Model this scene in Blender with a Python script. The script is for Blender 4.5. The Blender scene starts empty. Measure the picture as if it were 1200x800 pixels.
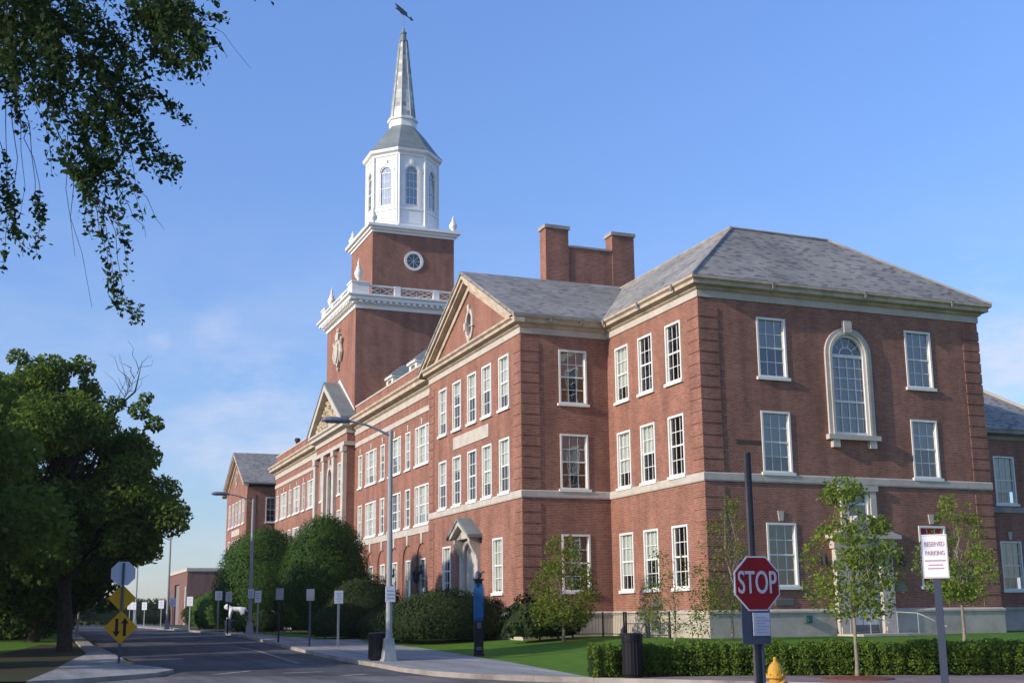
import bpy, bmesh, math, random
import numpy as np
from mathutils import Vector, Matrix
from mathutils.geometry import tessellate_polygon, delaunay_2d_cdt

SC = bpy.context.scene
COL = SC.collection
rng = np.random.default_rng(7)
random.seed(7)
PI = math.pi

# ------------------------------------------------------------------ camera
CAM_POS = Vector((-25.482, -42.931, -0.009))
PITCH, ROLL, YAW = 0.194133, 0.0105748, 0.378112
cd = bpy.data.cameras.new('camera')
cam = bpy.data.objects.new('camera', cd)
COL.objects.link(cam)
fw = Vector((math.sin(YAW)*math.cos(PITCH), math.cos(YAW)*math.cos(PITCH), math.sin(PITCH)))
rt = Vector((math.cos(YAW), -math.sin(YAW), 0))
up = rt.cross(fw)
c_, s_ = math.cos(ROLL), math.sin(ROLL)
rt2 = c_*rt - s_*up
up2 = s_*rt + c_*up
cam.matrix_world = Matrix(((rt2.x, up2.x, -fw.x, CAM_POS.x), (rt2.y, up2.y, -fw.y, CAM_POS.y),
                           (rt2.z, up2.z, -fw.z, CAM_POS.z), (0, 0, 0, 1)))
cd.sensor_width = 36
cd.lens = 1417.5/1200*36
cd.shift_y = 40.0/1200
cd.clip_start = 0.1
cd.clip_end = 5000
SC.camera = cam

# ------------------------------------------------------------------ light
SUN_EL, SUN_AZ = math.radians(22), math.radians(6.5)      # azimuth off the -X axis, towards -Y
to_sun = Vector((-math.cos(SUN_EL)*math.cos(SUN_AZ), -math.cos(SUN_EL)*math.sin(SUN_AZ), math.sin(SUN_EL)))
sl = bpy.data.lights.new('sun', 'SUN')
sl.energy = 5.0
sl.angle = math.radians(0.6)
sl.color = (1.0, 0.90, 0.77)
so = bpy.data.objects.new('sun', sl)
so.rotation_euler = to_sun.to_track_quat('Z', 'Y').to_euler()
COL.objects.link(so)
W = bpy.data.worlds.new('World')
SC.world = W
W.use_nodes = True
nt = W.node_tree
nt.nodes.clear()
N = nt.nodes.new
out = N('ShaderNodeOutputWorld')
bg = N('ShaderNodeBackground')
sky = N('ShaderNodeTexSky')
sky.sky_type = 'NISHITA'
sky.sun_disc = False
sky.sun_elevation = SUN_EL
sky.sun_rotation = math.atan2(to_sun.x, to_sun.y)
sky.altitude = 100
sky.air_density = 1.0
sky.dust_density = 0.6
sky.ozone_density = 2.0
bg.inputs[1].default_value = 0.145
# a few thin lilac clouds low in the sky
tc = N('ShaderNodeTexCoord')
mp = N('ShaderNodeMapping')
mp.inputs['Scale'].default_value = (1.0, 1.0, 2.4)
mp.inputs['Location'].default_value = (0.35, 0.1, 0.0)
nz = N('ShaderNodeTexNoise')
nz.inputs['Scale'].default_value = 9.0
nz.inputs['Detail'].default_value = 7
nz.inputs['Roughness'].default_value = 0.66
rp = N('ShaderNodeValToRGB')
rp.color_ramp.elements[0].position = 0.40
rp.color_ramp.elements[1].position = 0.66
sx = N('ShaderNodeSeparateXYZ')
rz = N('ShaderNodeMapRange')
rz.inputs[1].default_value = 0.33
rz.inputs[2].default_value = 0.16
mu = N('ShaderNodeMath'); mu.operation = 'MULTIPLY'
mu2 = N('ShaderNodeMath'); mu2.operation = 'MULTIPLY'; mu2.inputs[1].default_value = 0.72
mix = N('ShaderNodeMix'); mix.data_type = 'RGBA'
mix.inputs['B'].default_value = (5.4, 5.5, 6.6, 1)
hs = N('ShaderNodeMix'); hs.data_type = 'RGBA'; hs.blend_type = 'MULTIPLY'
hs.inputs['Factor'].default_value = 1
el = N('ShaderNodeMapRange'); el.inputs[1].default_value = 0.05; el.inputs[2].default_value = 0.55
tint = N('ShaderNodeMix'); tint.data_type = 'RGBA'
tint.inputs['A'].default_value = (0.84, 0.92, 1.14, 1)
tint.inputs['B'].default_value = (1.27, 1.52, 2.06, 1)
L = nt.links.new
L(tc.outputs['Generated'], mp.inputs[0]); L(mp.outputs[0], nz.inputs['Vector']); L(nz.outputs[0], rp.inputs[0])
L(tc.outputs['Generated'], sx.inputs[0]); L(sx.outputs[2], rz.inputs[0])
def sky_dir(px, py):
    u = (px-600)/1417.5; v = -(py-440)/1417.5
    return ((c_*u+s_*v)*rt2*1 + 0*up2) if False else (u*rt2+v*up2+fw).normalized()
prev = rz.outputs[0]
dots = []
for (bx0, by0, rad_in, rad_out, amt) in ((255, 392, .0, .040, .62), (186, 400, .0, .02, .6), (300, 505, .02, .12, .8), (1185, 432, .02, .075, 1.0), (1140, 330, .0, .05, .6), (560, 420, .0, .05, .4)):
    dv = N('ShaderNodeVectorMath'); dv.operation = 'DISTANCE'; dv.inputs[1].default_value = sky_dir(bx0, by0)
    sc3 = N('ShaderNodeMapRange'); sc3.interpolation_type = 'SMOOTHSTEP'
    sc3.inputs[1].default_value = rad_out; sc3.inputs[2].default_value = rad_in; sc3.inputs[3].default_value = 0; sc3.inputs[4].default_value = amt
    L(tc.outputs['Generated'], dv.inputs[0]); L(dv.outputs['Value'], sc3.inputs[0]); dots.append(sc3.outputs[0])
acc = dots[0]
for d_ in dots[1:]:
    mxn = N('ShaderNodeMath'); mxn.operation = 'MAXIMUM'; L(acc, mxn.inputs[0]); L(d_, mxn.inputs[1]); acc = mxn.outputs[0]
wide = N('ShaderNodeMath'); wide.operation = 'MULTIPLY'; wide.inputs[1].default_value = 0.35; L(rz.outputs[0], wide.inputs[0])
mx3 = N('ShaderNodeMath'); mx3.operation = 'MAXIMUM'; L(acc, mx3.inputs[0]); L(wide.outputs[0], mx3.inputs[1])
L(rp.outputs[0], mu.inputs[0]); L(mx3.outputs[0], mu.inputs[1]); L(mu.outputs[0], mu2.inputs[0])
L(sx.outputs[2], el.inputs[0]); L(el.outputs[0], tint.inputs['Factor']); L(tint.outputs['Result'], hs.inputs['B'])
L(sky.outputs[0], hs.inputs['A']); L(hs.outputs['Result'], mix.inputs['A'])
L(mu2.outputs[0], mix.inputs['Factor']); L(mix.outputs['Result'], bg.inputs[0]); L(bg.outputs[0], out.inputs[0])
SC.view_settings.view_transform = 'Standard'
SC.view_settings.look = 'None'
SC.view_settings.gamma = 1
SC.view_settings.exposure = 0.0
SC.view_settings.use_curve_mapping = False

# ------------------------------------------------------------------ materials
MATS = {}
def mat(name, col, rough=0.7, metal=0.0, noise=0.0, nscale=3.0, col2=None, bump=0.0, coords='Object', spec=0.15):
    m = bpy.data.materials.new(name); m.use_nodes = True
    t = m.node_tree; b = t.nodes['Principled BSDF']
    b.inputs['Roughness'].default_value = rough
    b.inputs['Metallic'].default_value = metal
    b.inputs['Specular IOR Level'].default_value = spec
    b.inputs['Base Color'].default_value = (*col, 1)
    if noise > 0 or col2:
        tcn = t.nodes.new('ShaderNodeTexCoord'); n = t.nodes.new('ShaderNodeTexNoise')
        n.inputs['Scale'].default_value = nscale; n.inputs['Detail'].default_value = 8
        n.inputs['Roughness'].default_value = 0.65
        mx = t.nodes.new('ShaderNodeMix'); mx.data_type = 'RGBA'
        c2 = col2 if col2 else tuple(x*(1-noise) for x in col)
        c1 = col if col2 else tuple(min(1, x*(1+noise)) for x in col)
        mx.inputs['A'].default_value = (*c1, 1); mx.inputs['B'].default_value = (*c2, 1)
        r = t.nodes.new('ShaderNodeMapRange'); r.inputs[1].default_value = 0.32; r.inputs[2].default_value = 0.68
        t.links.new(tcn.outputs[coords], n.inputs['Vector']); t.links.new(n.outputs[0], r.inputs[0])
        t.links.new(r.outputs[0], mx.inputs['Factor']); t.links.new(mx.outputs['Result'], b.inputs['Base Color'])
        if bump:
            bp = t.nodes.new('ShaderNodeBump'); bp.inputs['Strength'].default_value = bump
            bp.inputs['Distance'].default_value = 0.02
            t.links.new(n.outputs[0], bp.inputs['Height']); t.links.new(bp.outputs[0], b.inputs['Normal'])
    MATS[name] = m
    return m

def brick_mat(name, c1, c2, mortar, bw=0.215, rh=0.075, big=0.35, msize=0.012, ramp=None, noise2=0.25, rough=0.85, bias=0.0):
    m = bpy.data.materials.new(name); m.use_nodes = True
    t = m.node_tree; b = t.nodes['Principled BSDF']; Nn = t.nodes.new; Lk = t.links.new
    b.inputs['Roughness'].default_value = rough
    b.inputs['Specular IOR Level'].default_value = 0.25
    uv = Nn('ShaderNodeUVMap'); uv.uv_map = 'UVMap'
    br = Nn('ShaderNodeTexBrick')
    br.inputs['Scale'].default_value = 1.0
    br.inputs['Brick Width'].default_value = bw; br.inputs['Row Height'].default_value = rh
    br.inputs['Mortar Size'].default_value = msize; br.inputs['Mortar Smooth'].default_value = 0.2
    br.inputs['Bias'].default_value = bias
    Lk(uv.outputs[0], br.inputs['Vector'])
    if ramp:
        br.inputs['Color1'].default_value = (0, 0, 0, 1); br.inputs['Color2'].default_value = (1, 1, 1, 1)
        br.inputs['Mortar'].default_value = (0.45, 0.45, 0.45, 1)
        rr = Nn('ShaderNodeValToRGB')
        while len(rr.color_ramp.elements) < len(ramp): rr.color_ramp.elements.new(0.5)
        for e, (p, c) in zip(rr.color_ramp.elements, ramp):
            e.position = p; e.color = (*c, 1)
        rr.color_ramp.interpolation = 'LINEAR'
        Lk(br.outputs['Color'], rr.inputs[0]); src = rr.outputs[0]
    else:
        br.inputs['Color1'].default_value = (*c1, 1); br.inputs['Color2'].default_value = (*c2, 1)
        br.inputs['Mortar'].default_value = (*mortar, 1)
        src = br.outputs['Color']
    n = Nn('ShaderNodeTexNoise'); n.inputs['Scale'].default_value = 0.9; n.inputs['Detail'].default_value = 9
    n.inputs['Roughness'].default_value = 0.7
    Lk(uv.outputs[0], n.inputs['Vector'])
    rg = Nn('ShaderNodeMapRange'); rg.inputs[1].default_value = 0.3; rg.inputs[2].default_value = 0.7
    rg.inputs[3].default_value = 1-noise2; rg.inputs[4].default_value = 1+noise2
    Lk(n.outputs[0], rg.inputs[0])
    mx = Nn('ShaderNodeMix'); mx.data_type = 'RGBA'; mx.blend_type = 'MULTIPLY'; mx.inputs['Factor'].default_value = 1
    Lk(src, mx.inputs['A']); Lk(rg.outputs[0], mx.inputs['B'])
    mp_ = Nn('ShaderNodeMapping'); mp_.inputs['Scale'].default_value = (1.3, 0.16, 1) if not ramp else (.3, .3, 1)
    n2 = Nn('ShaderNodeTexNoise'); n2.inputs['Scale'].default_value = 1.0; n2.inputs['Detail'].default_value = 6
    Lk(uv.outputs[0], mp_.inputs[0]); Lk(mp_.outputs[0], n2.inputs['Vector'])
    r2_ = Nn('ShaderNodeMapRange'); r2_.inputs[1].default_value = 0.32; r2_.inputs[2].default_value = 0.62; r2_.inputs[3].default_value = 0.76; r2_.inputs[4].default_value = 1.08
    Lk(n2.outputs[0], r2_.inputs[0])
    mx4 = Nn('ShaderNodeMix'); mx4.data_type = 'RGBA'; mx4.blend_type = 'MULTIPLY'; mx4.inputs['Factor'].default_value = 1
    Lk(mx.outputs['Result'], mx4.inputs['A']); Lk(r2_.outputs[0], mx4.inputs['B']); Lk(mx4.outputs['Result'], b.inputs['Base Color'])
    bp = Nn('ShaderNodeBump'); bp.inputs['Strength'].default_value = 0.35; bp.inputs['Distance'].default_value = 0.01
    Lk(br.outputs['Fac'], bp.inputs['Height']); bp.invert = True; Lk(bp.outputs[0], b.inputs['Normal'])
    MATS[name] = m
    return m

brick_mat('brick', (0.310, 0.108, 0.064), (0.190, 0.060, 0.040), (0.29, 0.20, 0.15), noise2=0.16)
brick_mat('hazed_brick', (0.20, 0.075, 0.055), (0.15, 0.055, 0.045), (0.2, 0.15, 0.12), noise2=0.16)  # duller brick for the far building; distance haze is put into its colour
brick_mat('slate', None, None, None, bw=0.30, rh=0.14, msize=0.006, noise2=0.14, rough=0.6,
          ramp=[(0.0, (0.225, 0.210, 0.175)), (0.45, (0.29, 0.272, 0.228)), (0.76, (0.24, 0.226, 0.192)), (0.84, (0.158, 0.125, 0.130)), (1.0, (0.125, 0.095, 0.105))])
brick_mat('spire_metal', None, None, None, bw=0.75, rh=0.42, msize=0.02, noise2=0.2, rough=0.5,
          ramp=[(0.0, (0.25, 0.255, 0.25)), (0.5, (0.42, 0.42, 0.40)), (1.0, (0.66, 0.65, 0.61))])
brick_mat('pavers', (0.25, 0.17, 0.15), (0.20, 0.145, 0.135), (0.19, 0.165, 0.15), bw=0.2, rh=0.1, noise2=0.15)
mat('stone', (0.46, 0.41, 0.345), 0.85, noise=0.14, nscale=1.5, bump=0.1)
mat('bright_white', (0.82, 0.81, 0.78), 0.55, noise=0.03, nscale=2)
mat('cornice_stone', (0.44, 0.355, 0.265), 0.9, noise=0.28, nscale=1.6)
mat('stone_dark', (0.30, 0.27, 0.235), 0.9, noise=0.3, nscale=1.2)
mat('foundation_stone', (0.42, 0.37, 0.30), 0.9, noise=0.22, nscale=0.9)
mat('carving', (0.58, 0.48, 0.33), 0.9, col2=(0.27, 0.21, 0.14), nscale=2.3, bump=0.6)
mat('white_paint', (0.72, 0.70, 0.64), 0.55, noise=0.04, nscale=2)
mat('lead', (0.205, 0.23, 0.22), 0.55, metal=0.2, noise=0.18, nscale=0.8)
mat('unlit_backing', (0.055, 0.050, 0.050), 0.9)  # flat dark colour stands in for the shade of unlit rooms
mat('blind', (0.70, 0.70, 0.65), 0.8, noise=0.06, nscale=6)
mat('red_cloth', (0.42, 0.03, 0.04), 0.8)
mat('vent_metal', (0.20, 0.18, 0.17), 0.7)
mat('copper', (0.06, 0.11, 0.11), 0.6, metal=0.3)
pass
pass
pass
mat('kerb_stone', (0.27, 0.235, 0.20), 0.9, noise=0.45, nscale=0.5)
mat('road_paint', (0.34, 0.33, 0.30), 0.9, col2=(0.11, 0.105, 0.10), nscale=2.0)
mat('yellow_paint', (0.50, 0.33, 0.04), 0.8, noise=0.3, nscale=4)
mat('grass', (0.088, 0.180, 0.013), 0.95, col2=(0.046, 0.110, 0.008), nscale=1.6, bump=0.4)
mat('dry_ground', (0.075, 0.085, 0.035), 0.95, col2=(0.05, 0.05, 0.03), nscale=0.3)
mat('mulch', (0.060, 0.042, 0.026), 0.95, col2=(0.030, 0.042, 0.014), nscale=1.1)
mat('red_mulch', (0.16, 0.055, 0.03), 0.95, noise=0.4, nscale=8)
mat('bark', (0.048, 0.038, 0.031), 0.95, noise=0.35, nscale=6, bump=0.5)
mat('pale_bark', (0.22, 0.18, 0.13), 0.9, noise=0.3, nscale=8)
mat('steel', (0.075, 0.088, 0.115), 0.55, metal=0.1, noise=0.08, nscale=4)
mat('pole_paint', (0.29, 0.30, 0.305), 0.5, noise=0.1, nscale=3)
mat('dark_metal', (0.035, 0.035, 0.04), 0.5, noise=0.2, nscale=6)
mat('black_plastic', (0.012, 0.011, 0.013), 0.45)
mat('lamp_head', (0.16, 0.17, 0.21), 0.45)
mat('sign_back', (0.46, 0.48, 0.52), 0.5, metal=0.1)
mat('plate_dark', (0.075, 0.085, 0.115), 0.6)
mat('sign_white', (0.66, 0.66, 0.69), 0.5)
mat('post_grey', (0.085, 0.078, 0.078), 0.6)
mat('post_blue', (0.040, 0.050, 0.078), 0.6)
mat('sign_letter', (0.50, 0.50, 0.55), 0.6)
mat('sign_red', (0.25, 0.010, 0.014), 0.45, noise=0.06)
mat('sign_yellow', (0.52, 0.26, 0.008), 0.5, noise=0.06)
mat('sign_black', (0.012, 0.012, 0.014), 0.5)
mat('sign_ink', (0.40, 0.24, 0.28), 0.6)
mat('sign_grey_ink', (0.36, 0.36, 0.42), 0.6)
mat('street_blade', (0.13, 0.085, 0.05), 0.6)
mat('hydrant_yellow', (0.50, 0.27, 0.04), 0.5, noise=0.15, nscale=9)
mat('phone_blue', (0.018, 0.085, 0.22), 0.4)
mat('statue_white', (0.74, 0.74, 0.72), 0.5, noise=0.12, nscale=3)
mat('timber_grey', (0.25, 0.24, 0.22), 0.8)

def road_mat(name, c1, c2, crack):
    m = bpy.data.materials.new(name); m.use_nodes = True
    t = m.node_tree; b = t.nodes['Principled BSDF']; Nn = t.nodes.new; Lk = t.links.new
    b.inputs['Roughness'].default_value = 0.92; b.inputs['Specular IOR Level'].default_value = 0.15
    tcn = Nn('ShaderNodeTexCoord')
    n1 = Nn('ShaderNodeTexNoise'); n1.inputs['Scale'].default_value = 0.22; n1.inputs['Detail'].default_value = 10; n1.inputs['Roughness'].default_value = 0.7
    n2 = Nn('ShaderNodeTexNoise'); n2.inputs['Scale'].default_value = 22; n2.inputs['Detail'].default_value = 4
    mpn = Nn('ShaderNodeMapping'); mpn.inputs['Scale'].default_value = (1.6, 0.12, 1); mpn.inputs['Rotation'].default_value = (0, 0, 0.03)
    n3 = Nn('ShaderNodeTexNoise'); n3.inputs['Scale'].default_value = 1.0; n3.inputs['Detail'].default_value = 5
    vo = Nn('ShaderNodeTexVoronoi'); vo.feature = 'DISTANCE_TO_EDGE'; vo.inputs['Scale'].default_value = 0.33
    nd = Nn('ShaderNodeTexNoise'); nd.inputs['Scale'].default_value = 1.2; nd.inputs['Detail'].default_value = 6
    va = Nn('ShaderNodeVectorMath'); va.operation = 'MULTIPLY_ADD'; va.inputs[1].default_value = (1.6, 1.6, 1.6)
    for n_ in (n1, n2): Lk(tcn.outputs['Object'], n_.inputs['Vector'])
    Lk(tcn.outputs['Object'], mpn.inputs[0]); Lk(mpn.outputs[0], n3.inputs['Vector'])
    Lk(tcn.outputs['Object'], nd.inputs['Vector']); Lk(nd.outputs['Color'], va.inputs[0]); Lk(tcn.outputs['Object'], va.inputs[2]); Lk(va.outputs[0], vo.inputs['Vector'])
    def rng_(src, a, b_, c, d):
        r = Nn('ShaderNodeMapRange'); r.inputs[1].default_value = a; r.inputs[2].default_value = b_; r.inputs[3].default_value = c; r.inputs[4].default_value = d
        Lk(src, r.inputs[0]); return r.outputs[0]
    mx = Nn('ShaderNodeMix'); mx.data_type = 'RGBA'; mx.inputs['A'].default_value = (*c1, 1); mx.inputs['B'].default_value = (*c2, 1)
    Lk(rng_(n1.outputs[0], .38, .62, 0, 1), mx.inputs['Factor'])
    cur = mx.outputs['Result']
    for f in (rng_(n2.outputs[0], .3, .7, .8, 1.2), rng_(n3.outputs[0], .35, .65, .78, 1.18), rng_(vo.outputs['Distance'], 0, .018, crack, 1)):
        q = Nn('ShaderNodeMix'); q.data_type = 'RGBA'; q.blend_type = 'MULTIPLY'; q.inputs['Factor'].default_value = 1
        Lk(cur, q.inputs['A']); Lk(f, q.inputs['B']); cur = q.outputs['Result']
    Lk(cur, b.inputs['Base Color'])
    bp = Nn('ShaderNodeBump'); bp.inputs['Strength'].default_value = .3; bp.inputs['Distance'].default_value = .01
    Lk(n2.outputs[0], bp.inputs['Height']); Lk(bp.outputs[0], b.inputs['Normal'])
    MATS[name] = m
road_mat('asphalt', (0.060, 0.060, 0.066), (0.098, 0.095, 0.096), .45)
road_mat('asphalt_worn', (0.115, 0.103, 0.098), (0.17, 0.155, 0.145), .5)
road_mat('concrete', (0.225, 0.22, 0.21), (0.30, 0.29, 0.275), .7)
m = bpy.data.materials.new('glass'); m.use_nodes = True
t = m.node_tree; t.nodes.clear()
o_ = t.nodes.new('ShaderNodeOutputMaterial'); tr = t.nodes.new('ShaderNodeBsdfTransparent'); gl = t.nodes.new('ShaderNodeBsdfGlossy')
tr.inputs[0].default_value = (0.80, 0.86, 0.90, 1); gl.inputs['Roughness'].default_value = 0.03
fr = t.nodes.new('ShaderNodeFresnel'); fr.inputs[0].default_value = 2.35
ms = t.nodes.new('ShaderNodeMixShader')
bpn = t.nodes.new('ShaderNodeBump'); nn = t.nodes.new('ShaderNodeTexNoise'); nn.inputs['Scale'].default_value = 1.3
tcc = t.nodes.new('ShaderNodeTexCoord')
bpn.inputs['Strength'].default_value = 0.25; bpn.inputs['Distance'].default_value = 0.03
t.links.new(tcc.outputs['Object'], nn.inputs['Vector']); t.links.new(nn.outputs[0], bpn.inputs['Height'])
t.links.new(bpn.outputs[0], gl.inputs['Normal'])
t.links.new(fr.outputs[0], ms.inputs[0]); t.links.new(tr.outputs[0], ms.inputs[1]); t.links.new(gl.outputs[0], ms.inputs[2])
t.links.new(ms.outputs[0], o_.inputs[0])
MATS['glass'] = m
m2 = m.copy(); m2.name = 'glass_sky'; m2.node_tree.nodes['Fresnel'].inputs[0].default_value = 4.5; MATS['glass_sky'] = m2

def leaf_mat(name, c1, c2, trans=0.35):
    m = bpy.data.materials.new(name); m.use_nodes = True
    t = m.node_tree; b = t.nodes['Principled BSDF']; o = t.nodes['Material Output']
    b.inputs['Roughness'].default_value = 0.75; b.inputs['Specular IOR Level'].default_value = 0.12
    at = t.nodes.new('ShaderNodeAttribute'); at.attribute_name = 'tint'
    mx = t.nodes.new('ShaderNodeMix'); mx.data_type = 'RGBA'
    mx.inputs['A'].default_value = (*c1, 1); mx.inputs['B'].default_value = (*c2, 1)
    t.links.new(at.outputs['Fac'], mx.inputs['Factor']); t.links.new(mx.outputs['Result'], b.inputs['Base Color'])
    tl = t.nodes.new('ShaderNodeBsdfTranslucent')
    t.links.new(mx.outputs['Result'], tl.inputs[0])
    sm = t.nodes.new('ShaderNodeMixShader'); sm.inputs[0].default_value = trans
    t.links.new(b.outputs[0], sm.inputs[1]); t.links.new(tl.outputs[0], sm.inputs[2]); t.links.new(sm.outputs[0], o.inputs[0])
    MATS[name] = m
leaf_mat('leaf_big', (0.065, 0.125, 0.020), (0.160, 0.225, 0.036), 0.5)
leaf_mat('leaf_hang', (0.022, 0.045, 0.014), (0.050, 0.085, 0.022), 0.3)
leaf_mat('leaf_young', (0.10, 0.135, 0.018), (0.215, 0.24, 0.040), 0.4)
leaf_mat('leaf_maple', (0.11, 0.17, 0.022), (0.24, 0.30, 0.045), 0.45)
leaf_mat('leaf_shade', (0.026, 0.055, 0.012), (0.060, 0.095, 0.020), 0.3)  # darker leaf copy; shade of the left tree mass is put into the colour
leaf_mat('leaf_yew', (0.014, 0.026, 0.008), (0.036, 0.056, 0.012), 0.1)
leaf_mat('leaf_holly', (0.024, 0.060, 0.010), (0.062, 0.115, 0.018), 0.25)
leaf_mat('leaf_box', (0.050, 0.095, 0.012), (0.125, 0.185, 0.024), 0.25)
leaf_mat('leaf_far', (0.045, 0.080, 0.030), (0.080, 0.115, 0.045), 0.25)

# ------------------------------------------------------------------ helpers
def tag(o, label=None, cat=None, group=None, kind=None):
    if label: o['label'] = label
    if cat: o['category'] = cat
    if group: o['group'] = group
    if kind: o['kind'] = kind
    return o
def thing(name, label, cat, loc=(0, 0, 0), rz=0, group=None):
    o = bpy.data.objects.new(name, None); COL.objects.link(o)
    o.location = loc; o.rotation_euler = (0, 0, rz); o.empty_display_size = 0.3
    return tag(o, label, cat, group)
def link(name, me, parent=None, loc=None, rz=None):
    o = bpy.data.objects.new(name, me); COL.objects.link(o)
    if parent: o.parent = parent
    if loc is not None: o.location = loc
    if rz is not None: o.rotation_euler = (0, 0, rz)
    return o

class MB:
    def __init__(s): s.v = []; s.f = []; s.m = []
    def add(s, vs, fs, mi=0):
        b = len(s.v); s.v += [tuple(p) for p in vs]; s.f += [tuple(b+i for i in f) for f in fs]; s.m += [mi]*len(fs)
    def box(s, x0, x1, y0, y1, z0, z1, mi=0):
        vs = [(x0,y0,z0),(x1,y0,z0),(x1,y1,z0),(x0,y1,z0),(x0,y0,z1),(x1,y0,z1),(x1,y1,z1),(x0,y1,z1)]
        s.add(vs, [(0,3,2,1),(4,5,6,7),(0,1,5,4),(1,2,6,5),(2,3,7,6),(3,0,4,7)], mi)
    def prism(s, poly, a, ext, mi=0):
        """poly: 3D points of a planar outline; ext: extrusion vector"""
        p = [Vector(q) for q in poly]; e = Vector(ext); n = len(p)
        vs = p + [q+e for q in p]
        tri = tessellate_polygon([p])
        fs = []
        nrm = Vector((0,0,0))
        for i in range(n): nrm += (p[i]-p[0]).cross(p[(i+1) % n]-p[0])
        flip = nrm.dot(e) > 0
        if n <= 4: caps = [tuple(range(n))]
        else:
            caps = []
            for tr_ in tri:
                cr = (p[tr_[1]]-p[tr_[0]]).cross(p[tr_[2]]-p[tr_[0]])
                caps.append(tuple(tr_) if cr.dot(nrm) > 0 else tuple(reversed(tr_)))
        for cpp in caps:
            fs.append(tuple(reversed(cpp)) if flip else cpp)
            fs.append(tuple(n+i for i in cpp) if flip else tuple(n+i for i in reversed(cpp)))
        for i in range(n):
            j = (i+1) % n
            fs.append((i, j, n+j, n+i) if flip else (j, i, n+i, n+j))
        s.add(vs, fs, mi)
    def tube(s, pts, rad, seg=8, mi=0, cap=True):
        pts = [Vector(p) for p in pts]; n = len(pts)
        rad = [float(r) for r in rad] if hasattr(rad, "__len__") else [rad]*n
        rings = []; prev = None
        for i in range(n):
            d = (pts[min(i+1, n-1)]-pts[max(i-1, 0)])
            if d.length < 1e-9: d = Vector((0,0,1))
            d.normalize()
            a = prev if prev is not None else (Vector((1,0,0)) if abs(d.x) < .9 else Vector((0,1,0)))
            u = (a - d*a.dot(d)).normalized(); w = d.cross(u); prev = u
            rings.append([pts[i]+rad[i]*(math.cos(2*PI*k/seg)*u+math.sin(2*PI*k/seg)*w) for k in range(seg)])
        vs = [p for r in rings for p in r]; fs = []
        for i in range(n-1):
            for k in range(seg):
                k2 = (k+1) % seg
                fs.append((i*seg+k, i*seg+k2, (i+1)*seg+k2, (i+1)*seg+k))
        if cap:
            fs.append(tuple(reversed(range(seg)))); fs.append(tuple((n-1)*seg+k for k in range(seg)))
        s.add(vs, fs, mi)
    def lathe(s, prof, cx=0, cy=0, seg=16, mi=0, phase=0.0, z0=0.0, a_scale=1.0):
        """prof: list of (radius, z)"""
        vs = []; fs = []; n = len(prof)
        for r, z in prof:
            for k in range(seg):
                a = 2*PI*k/seg+phase
                vs.append((cx+r*math.cos(a), cy+r*math.sin(a), z0+z))
        for i in range(n-1):
            for k in range(seg):
                k2 = (k+1) % seg
                fs.append((i*seg+k, i*seg+k2, (i+1)*seg+k2, (i+1)*seg+k))
        fs.append(tuple(reversed(range(seg)))); fs.append(tuple((n-1)*seg+k for k in range(seg)))
        s.add(vs, fs, mi)
    def sweep(s, prof, path, mi=0, closed=False):
        """prof: closed outline of (out, z); outward is to the right of the walking direction"""
        P = [Vector((p[0], p[1])) for p in path]; n = len(P); k = len(prof); vs = []
        for i in range(n):
            if closed: d0 = P[i]-P[i-1]; d1 = P[(i+1) % n]-P[i]
            else:
                d0 = P[i]-P[max(i-1, 0)] if i > 0 else P[1]-P[0]
                d1 = P[i+1]-P[i] if i < n-1 else d0
            d0.normalize(); d1.normalize()
            n0 = Vector((d0.y, -d0.x)); n1 = Vector((d1.y, -d1.x))
            mdir = (n0+n1); mdir.normalize(); sc = 1/max(0.2, mdir.dot(n0))
            for o, z in prof: q = P[i]+mdir*o*sc; vs.append((q.x, q.y, z))
        fs = []
        for i in range(n if closed else n-1):
            i2 = (i+1) % n
            for j in range(k):
                j2 = (j+1) % k
                fs.append((i*k+j, i*k+j2, i2*k+j2, i2*k+j))
        if not closed:
            fs.append(tuple(reversed(range(k)))); fs.append(tuple((n-1)*k+j for j in range(k)))
        s.add(vs, fs, mi)
    def wall(s, org, u, w, outer, holes=(), depth=0.16, mi=0, mi_rev=None):
        """org 3D point, u horizontal unit vector, w outward normal; outer/holes lists of (u,z)"""
        org, u, w = Vector(org), Vector(u), Vector(w)
        f3 = lambda q: org+u*q[0]+Vector((0, 0, q[1]))
        loops = [[f3(q) for q in outer]]+[[f3(q) for q in h] for h in holes]
        flat = [p for l in loops for p in l]
        tris = tessellate_polygon(loops); fs = []
        for a, b, c in tris:
            cr = (flat[b]-flat[a]).cross(flat[c]-flat[a])
            fs.append((a, b, c) if cr.dot(w) > 0 else (c, b, a))
        s.add(flat, fs, mi)
        for l in loops[1:]:
            n = len(l); ctr = sum(l, Vector())/n
            vs = l+[p-w*depth for p in l]; fs = []
            for i in range(n):
                j = (i+1) % n
                q = (i, j, n+j, n+i)
                nr = (vs[q[1]]-vs[q[0]]).cross(vs[q[2]]-vs[q[0]])
                if nr.dot(ctr-l[i]) < 0: q = tuple(reversed(q))
                fs.append(q)
            s.add(vs, fs, mi if mi_rev is None else mi_rev)
    def mesh(s, name, mats, smooth=False):
        me = bpy.data.meshes.new(name)
        me.from_pydata(s.v, [], s.f)
        for mm in (mats if isinstance(mats, (list, tuple)) else [mats]): me.materials.append(MATS[mm])
        me.polygons.foreach_set('material_index', s.m)
        if smooth: me.polygons.foreach_set('use_smooth', [True]*len(s.f))
        me.update()
        box_uv(me)
        return me
    def build(s, name, mats, parent=None, loc=None, rz=None, smooth=False):
        return link(name, s.mesh(name, mats, smooth), parent, loc, rz)

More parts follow.
